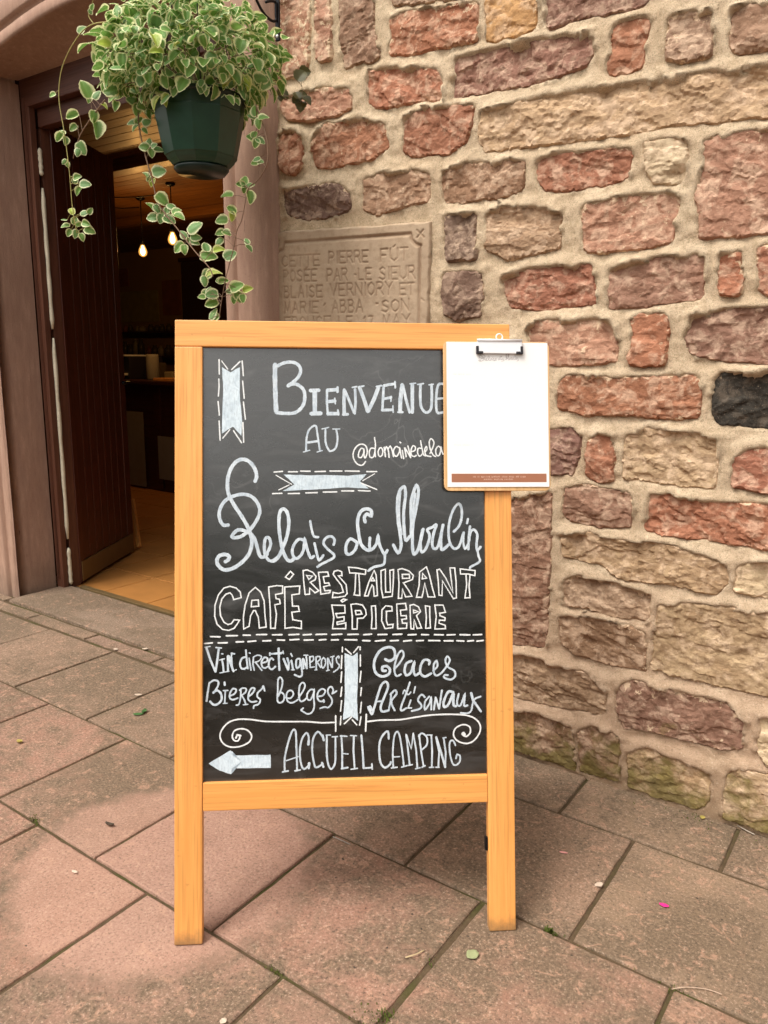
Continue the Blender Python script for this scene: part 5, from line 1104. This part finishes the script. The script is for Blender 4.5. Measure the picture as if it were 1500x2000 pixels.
def put_leaf(p, d, nrm, size, kind=None, single=True, tmpl=None):
    T_ = tmpl or LT[kind if kind is not None else random.choices(range(6), (5, 4, 3, 1.1, 4, 2))[0]]; m_ = frame_of(p, d, nrm, size)
    if single:
        o = bpy.data.objects.new('leaf', T_[0]); COL.objects.link(o); o.parent = plant; o.matrix_basis = PI_ @ m_; NLEAF[0] += 1
    else:
        A = np.array(m_); V = np.array(T_[1]) @ A[:3, :3].T + A[:3, 3]; JOIN.add(V, T_[2]); JA[0].extend(T_[3]); JA[1].extend(T_[4])
CV = Vector(CAM)
def jitter(v, a): return Vector(v) + Vector((random.uniform(-a, a), random.uniform(-a, a), random.uniform(-a, a)))
S = 1 / FPX
def px_size(p): return float((np.array(p) - CAM) @ f_) / FPX
# trailing stems with their leaves, measured in the photograph and hung in space
def vine(path, Y, leaves, rad=.0019, mat='stem', kinds=None, tmpl=None, dy=0.0):
    P = [on_y(x, y, Y + dy * k / max(1, len(path) - 1)) for k, (x, y) in enumerate(path)]; b = MB(); Q = catmull(P, 5); n = len(Q); b.tube(Q, [rad * (1.15 - .5 * k / n) for k in range(n)], 6); b.build('vine_stem', M[mat], plant, True)
    A = np.array(Q)
    for lf in leaves:
        x, y, s = lf[:3]; yy = Y + random.uniform(-.012, .012); c = on_y(x, y, yy); u = px_size(c)
        k = np.linalg.norm(A - c, axis=1).argmin(); root = A[k]; d = Vector(c - root)
        if len(lf) > 3:
            an = R(lf[3]); d = Vector(r_ * math.cos(an) + u_ * math.sin(an))
        if d.length < 1e-3: d = Vector(r_)
        d.normalize(); d = jitter(d, .25); sz = s * u * 1.03; base = Vector(c) - d.normalized() * sz * .5
        toc = (CV - Vector(c)).normalized(); nrm = toc * .8 + Vector((0, 0, .55)) + Vector((random.uniform(-.5, .5), random.uniform(-.5, .5), random.uniform(-.4, .4)))
        put_leaf(base, d, nrm, sz, kinds, True, tmpl)
        if (Vector(root) - base).length > .008:
            b = MB(); mid = (Vector(root) + base) / 2 + Vector((0, 0, .003)); b.tube([root, mid, base], .0009, 4, False); b.build('leaf_stalk', M[mat], plant, True)
Yf = yhook
vine([(262, 40), (230, 42), (180, 48), (150, 75), (122, 130), (115, 190), (125, 255), (135, 330), (141, 400), (150, 455)], Yf - .03,
     [(160, 58, 20, 40), (102, 185, 14, 200), (116, 268, 22, 230), (128, 275, 18, 260), (121, 258, 14, 150), (125, 316, 12, 240), (132, 322, 12, 300), (151, 346, 18, 0), (167, 360, 22, 350), (154, 374, 20, 250), (147, 352, 14, 60),
      (140, 412, 18, 120), (165, 415, 18, 20), (175, 450, 22, 330), (127, 441, 18, 190), (148, 457, 18, 260), (160, 463, 16, 290), (146, 430, 18, 100), (176, 412, 14, 50), (157, 440, 18, 10), (168, 437, 18, 340), (135, 455, 16, 230), (125, 428, 12, 170)], mat='stem_g', dy=-.02)
vine([(205, 195), (190, 215), (175, 235), (158, 262), (147, 292), (143, 310)], Yf - .05, [(167, 174, 36, 115), (188, 184, 22, 60), (141, 226, 27, 195), (188, 253, 40, 285), (183, 228, 24, 270), (143, 249, 18, 225), (160, 290, 27, 300), (152, 297, 18, 260), (204, 207, 15, 320), (174, 195, 14, 250)], .0022)
vine([(183, 46), (173, 30), (180, 8), (186, -20)], Yf - .03, [(181, 14, 14, 70), (176, 22, 12, 100)], .0014, 'stem_g')
vine([(212, 100), (213, 140), (216, 158), (210, 190)], Yf - .06, [(188, 110, 26, 225), (205, 165, 30, 250), (222, 190, 28, 230), (226, 208, 22, 250), (198, 90, 16, 180), (219, 177, 18, 20)], .0016)
vine([(266, 165), (270, 210), (272, 250), (283, 300), (297, 350), (311, 400), (345, 445), (380, 490), (408, 522), (416, 540)], Yf - .09,
     [(258, 197, 28, 150), (268, 215, 24, 250), (276, 208, 20, 330), (258, 240, 22, 175), (272, 236, 20, 60), (287, 238, 20, 30), (264, 250, 18, 220), (283, 255, 14, 320), (281, 287, 22, 180), (291, 277, 18, 90), (310, 290, 22, 350), (296, 299, 18, 270), (301, 284, 14, 20),
      (311, 335, 28, 25), (284, 343, 20, 150), (297, 356, 18, 260), (292, 349, 14, 60), (317, 390, 30, 325), (295, 404, 26, 120), (307, 408, 20, 300), (297, 425, 22, 185), (314, 427, 20, 250), (331, 429, 26, 335), (336, 403, 22, 330), (344, 412, 20, 20), (350, 423, 24, 335), (322, 415, 16, 10), (327, 409, 15, 80),
      (379, 442, 34, 30), (358, 457, 20, 120), (383, 463, 22, 10), (381, 472, 20, 335), (350, 483, 26, 230), (360, 487, 20, 280), (408, 501, 34, 5), (402, 482, 22, 105), (428, 488, 24, 15), (418, 535, 32, 20), (403, 536, 22, 230), (400, 549, 22, 265), (370, 470, 14, 300)], .0021, dy=-.02)
vine([(500, 205), (514, 245), (522, 280), (522, 318), (505, 350), (485, 368), (478, 400), (472, 430), (463, 450), (455, 490), (443, 535), (434, 580), (428, 622)], Yf + .02,
     [(498, 216, 24, 100), (515, 230, 22, 20), (505, 241, 22, 280), (492, 226, 18, 170), (490, 268, 22, 150), (509, 275, 20, 330), (500, 280, 20, 250), (497, 262, 18, 80), (501, 310, 16, 200), (497, 318, 16, 190), (509, 316, 14, 10), (478, 353, 22, 90), (470, 361, 20, 170), (489, 360, 18, 20), (477, 370, 16, 260),
      (488, 385, 28, 280), (443, 382, 26, 180), (452, 410, 24, 140), (432, 430, 28, 170), (453, 423, 20, 260), (430, 455, 20, 195), (443, 455, 20, 330), (428, 471, 20, 240), (450, 498, 28, 35), (487, 485, 18, 310), (482, 470, 16, 120), (413, 575, 26, 200), (400, 574, 20, 230), (394, 580, 16, 180), (408, 567, 18, 80), (437, 550, 22, 20), (428, 548, 16, 170),
      (463, 560, 30, 20), (448, 568, 18, 200), (484, 565, 22, 15), (466, 580, 24, 300), (457, 585, 18, 250), (474, 583, 18, 280), (413, 593, 28, 190), (415, 612, 26, 70), (421, 620, 18, 200)], .0018, dy=-.04)
vine([(528, 185), (548, 186), (570, 190), (588, 200), (590, 170)], 1.93, [(588, 147, 26, 60), (596, 141, 22, 20), (552, 181, 20, 40), (557, 186, 16, 330), (580, 185, 18, 100), (592, 186, 18, 30), (600, 197, 20, 330), (584, 200, 18, 250), (588, 208, 22, 275), (576, 196, 14, 220), (549, 192, 12, 270)], .0011, 'stem', None, LD)
# the crown: pairs of leaves on short shoots all round the pot
cc = Vector(on_y(372, 108, Yf - .01)); rr_, ru, rd = 165 * s1, 98 * s1, 150 * s1; cand = []
Rr, Uu, Ff = Vector(r_), Vector((0, 0, 1)), Vector((f_[0], f_[1], 0)).normalized()
for _ in range(1250):
    while True:
        q = Vector((random.uniform(-1, 1), random.uniform(-1, 1), random.uniform(-1, 1)))
        if .35 < q.length < 1: break
    q = q.normalized() * random.choice([random.uniform(.82, 1.06), random.uniform(.6, .98)])
    q.x *= 1 + .07 * math.sin(q.z * 7)
    p = cc + Rr * q.x * rr_ * (1.08 if q.z < 0 else 1.0) + Uu * q.z * ru + Ff * q.y * rd
    if q.z < -.2 and math.hypot(p.x - PC[0], p.y - PC[1]) < rT * .9 and p.z < zt_: continue
    if q.z < -.72 and random.random() < .6: continue
    out = (Rr * q.x * .9 + Uu * q.z * .8 + Ff * q.y * .9).normalized()
    d = jitter(out * .55 + Vector((0, 0, -.35)), .75); nrm = jitter(out * .7 + Vector((0, 0, .85)), .45)
    cand.append(((p - CV).length - .02 * random.random(), p, d, nrm, random.choice([random.uniform(13, 22), random.uniform(20, 34)]) * s1))
for _ in range(85):                                                       # fringe hanging over the pot's rim
    a_ = random.uniform(0, 2 * math.pi); o_2 = Vector((math.cos(a_), math.sin(a_), 0)); p = Vector((PC[0], PC[1], zt_)) + o_2 * (rT + random.uniform(0, .02)) + Vector((0, 0, random.uniform(-.022, .03)))
    cand.append(((p - CV).length - .03, p, jitter(o_2 * .5 + Vector((0, 0, -1)), .5), jitter(o_2 + Vector((0, 0, .5)), .4), random.uniform(16, 30) * s1))
cand.sort(key=lambda c: c[0]); room = 300 - NLEAF[0]
# the ones that show largest: near the viewer and big
order = sorted(range(len(cand)), key=lambda i: (cand[i][0] - 6 * cand[i][4])); single = set(order[:room])
for i, (dd, p, d, nrm, sz) in enumerate(cand):
    kd = None
    if p.z > cc.z + ru * .55 and random.random() < .28: kd = 3
    put_leaf(p, d, nrm, sz, kd, i in single)
o = JOIN.build('foliage', M['leaf'], plant, True); o['kind'] = 'stuff'
for nm, d in (('rim', JA[0]), ('vein', JA[1])): o.data.attributes.new(nm, 'FLOAT', 'POINT').data.foreach_set('value', d)
b = MB()
for k in range(110):
    c = random.choice(cand)[1]; a = Vector((PC[0] + random.uniform(-.08, .08), PC[1] + random.uniform(-.08, .08), zt_)); mid = (a + c) / 2 + Vector((0, 0, .04)); b.tube([a, mid, c], .0011, 4, False)
o = b.build('inner_stems', M['stem'], plant, True); o['kind'] = 'stuff'

# ================================================================== LITTER, WEEDS
def bit(name, x, y, w, l, ang, mat, label, cat, curl=.18, z=.003):
    p = on_ground(x, y, z); V = []; n = 6; u = px_size(p); W_, L_ = w * u, l * u; ca, sa = math.cos(R(ang)), math.sin(R(ang))
    for i in range(n + 1):
        t = i / n; hw = W_ / 2 * max(.12, math.sin(math.pi * t)) ** .6
        for s in (-1, -.4, .4, 1):
            X_, Y_ = (t - .5) * L_, s * hw * (1 + random.uniform(-.15, .15)); V.append((p[0] + X_ * ca - Y_ * sa, p[1] + X_ * sa + Y_ * ca, z + curl * W_ * (abs(s) ** 2) * .5 + curl * L_ * .3 * (t - .5) ** 2 * 2))
    o = mesh_obj(name, V, [(4 * i + k, 4 * i + 4 + k, 4 * i + 5 + k, 4 * i + 1 + k) for i in range(n) for k in range(3)], mat, None, True); tag(o, label, cat)
    m__ = o.modifiers.new('thickness', 'SOLIDIFY'); m__.thickness = .0006; return o
P_ = lambda n, c, **k: m_plain(n, c, .7, .3, .2, sc=200, **k)
mp, mg, my, mw_, md, mol = P_('magenta_petal', (.75, .03, .24)), P_('fresh_green_leaf', (.06, .14, .04)), P_('yellow_bloom', (.38, .30, .08)), P_('pale_petal', (.58, .46, .36)), P_('brown_dry_leaf', (.06, .04, .025)), P_('grey_green_leaf', (.30, .33, .17))
mpp = P_('light_pink_petal', (.70, .33, .30))
bit('petal', 1297, 1768, 10, 18, 10, mp, 'bright magenta petal lying on the slab right of the sign', 'petal')
bit('petal', 1101, 1665, 6, 16, 20, mpp, 'light pink petal just right of the right sign leg', 'petal')
bit('petal', 270, 1357, 7, 14, 30, mw_, 'pale petal left of the left sign leg, nearer the viewer than the sett row', 'petal')
bit('petal', 285, 1267, 7, 14, 60, mw_, 'pale petal on the joint in front of the doorstep, the right one of two', 'petal')
bit('petal', 226, 1268, 7, 9, 10, mw_, 'tiny pale petal on the row of narrow setts before the doorstep', 'petal')
bit('leaf', 270, 1395, 10, 20, 40, mg, 'fresh green leaf lying left of the sign', 'leaf'); bit('leaf', 282, 1391, 9, 16, 120, mg, 'curled small green leaf touching the fresh green one left of the sign', 'leaf', .8)
bit('flower', 38, 1450, 9, 12, 20, my, 'small yellow bloom on the paving at the left edge', 'flower', .9)
bit('leaf', 923, 1865, 24, 26, 70, mol, 'round grey green leaf in front of the right sign leg', 'leaf', .15)
bit('leaf', 214, 1611, 8, 20, 15, md, 'shrivelled dark brown leaf left of the left sign leg', 'leaf', .7)
bit('stone_chip', 1170, 1728, 12, 18, 60, mw_, 'pale stone chip beside the joint right of the sign', 'stone chip', .2)
bit('stone_chip', 146, 1702, 7, 14, 10, mw_, 'pale scuffed chip on the clean circular patch at the lower left', 'stone chip', .1)
bit('paper_scrap', 1372, 1597, 12, 9, 0, my, 'little yellowish scrap at the foot of the stone wall', 'paper scrap', .3)
bit('paper_scrap', 436, 1995, 14, 12, 0, mw_, 'cream scrap at the very bottom edge below the left sign leg', 'paper scrap', .3)
def twig(pts, r, mat, lab, name='twig'):
    b = MB(); b.tube(catmull([on_ground(x, y, .004 + .002 * (i % 2)) for i, (x, y) in enumerate(pts)], 4), r, 5); tag(b.build(name, mat, None, True), lab, 'twig')
twig([(792, 1870), (812, 1864), (828, 1856)], .0016, P_('straw', (.50, .38, .22)), 'short piece of straw on the slab between the sign legs', 'straw')
twig([(1312, 1932), (1340, 1928), (1380, 1932), (1410, 1942)], .0008, P_('pale_straw', (.55, .40, .30)), 'long thin pale stalk at the lower right corner of the paving', 'straw')
twig([(650, 1634), (664, 1640), (684, 1649)], .0013, P_('grey_stalk', (.33, .30, .26)), 'grey bit of stalk on the joint under the sign', 'stalk')
twig([(1440, 1612), (1458, 1622), (1474, 1630)], .0015, P_('grey_stalk_wall', (.40, .34, .28)), 'pale stalk in the crack at the foot of the wall', 'stalk')
# moss and little weeds in the joints
b = MB()
def tuft(x, y, n, spread, h):
    c = on_ground(x, y, -.004)
    for _ in range(n):
        p = np.array([c[0] + random.gauss(0, spread), c[1] + random.gauss(0, spread * .6), -.004]); a = random.uniform(0, 6.3); L = random.uniform(.5, 1) * h; t = np.array([math.cos(a), math.sin(a), 0]); q = p + t * L * .5 + np.array([0, 0, L])
        s_ = np.array([-t[1], t[0], 0]) * L * .22; b.add([p - s_, p + s_, q + s_ * .6, q - s_ * .6], [(0, 1, 2, 3)])
for x, y, n, sp, h in ((68, 1603, 50, .010, .007), (75, 1608, 30, .012, .006), (1073, 1822, 40, .006, .012), (1080, 1825, 30, .01, .007), (540, 1900, 50, .014, .006), (745, 1985, 90, .016, .008), (715, 1995, 60, .02, .007), (835, 1880, 30, .012, .006), (648, 1632, 30, .01, .006), (1350, 1600, 60, .03, .008), (1130, 1520, 50, .03, .007), (1250, 1560, 50, .04, .007), (140, 1138, 40, .012, .02), (128, 1140, 25, .012, .02), (1480, 1655, 40, .03, .007), (300, 1745, 30, .02, .005), (1310, 1935, 40, .012, .006), (1200, 1870, 40, .05, .005), (1040, 1484, 16, .02, .006)): tuft(x, y, n, sp, h)
o = b.build('joint_moss', m_plain('joint_moss_green', (.085, .105, .022), .9, .1, .4, sc=60)); tag(o, 'tufts of green moss growing in the paving joints', 'moss', kind='stuff')
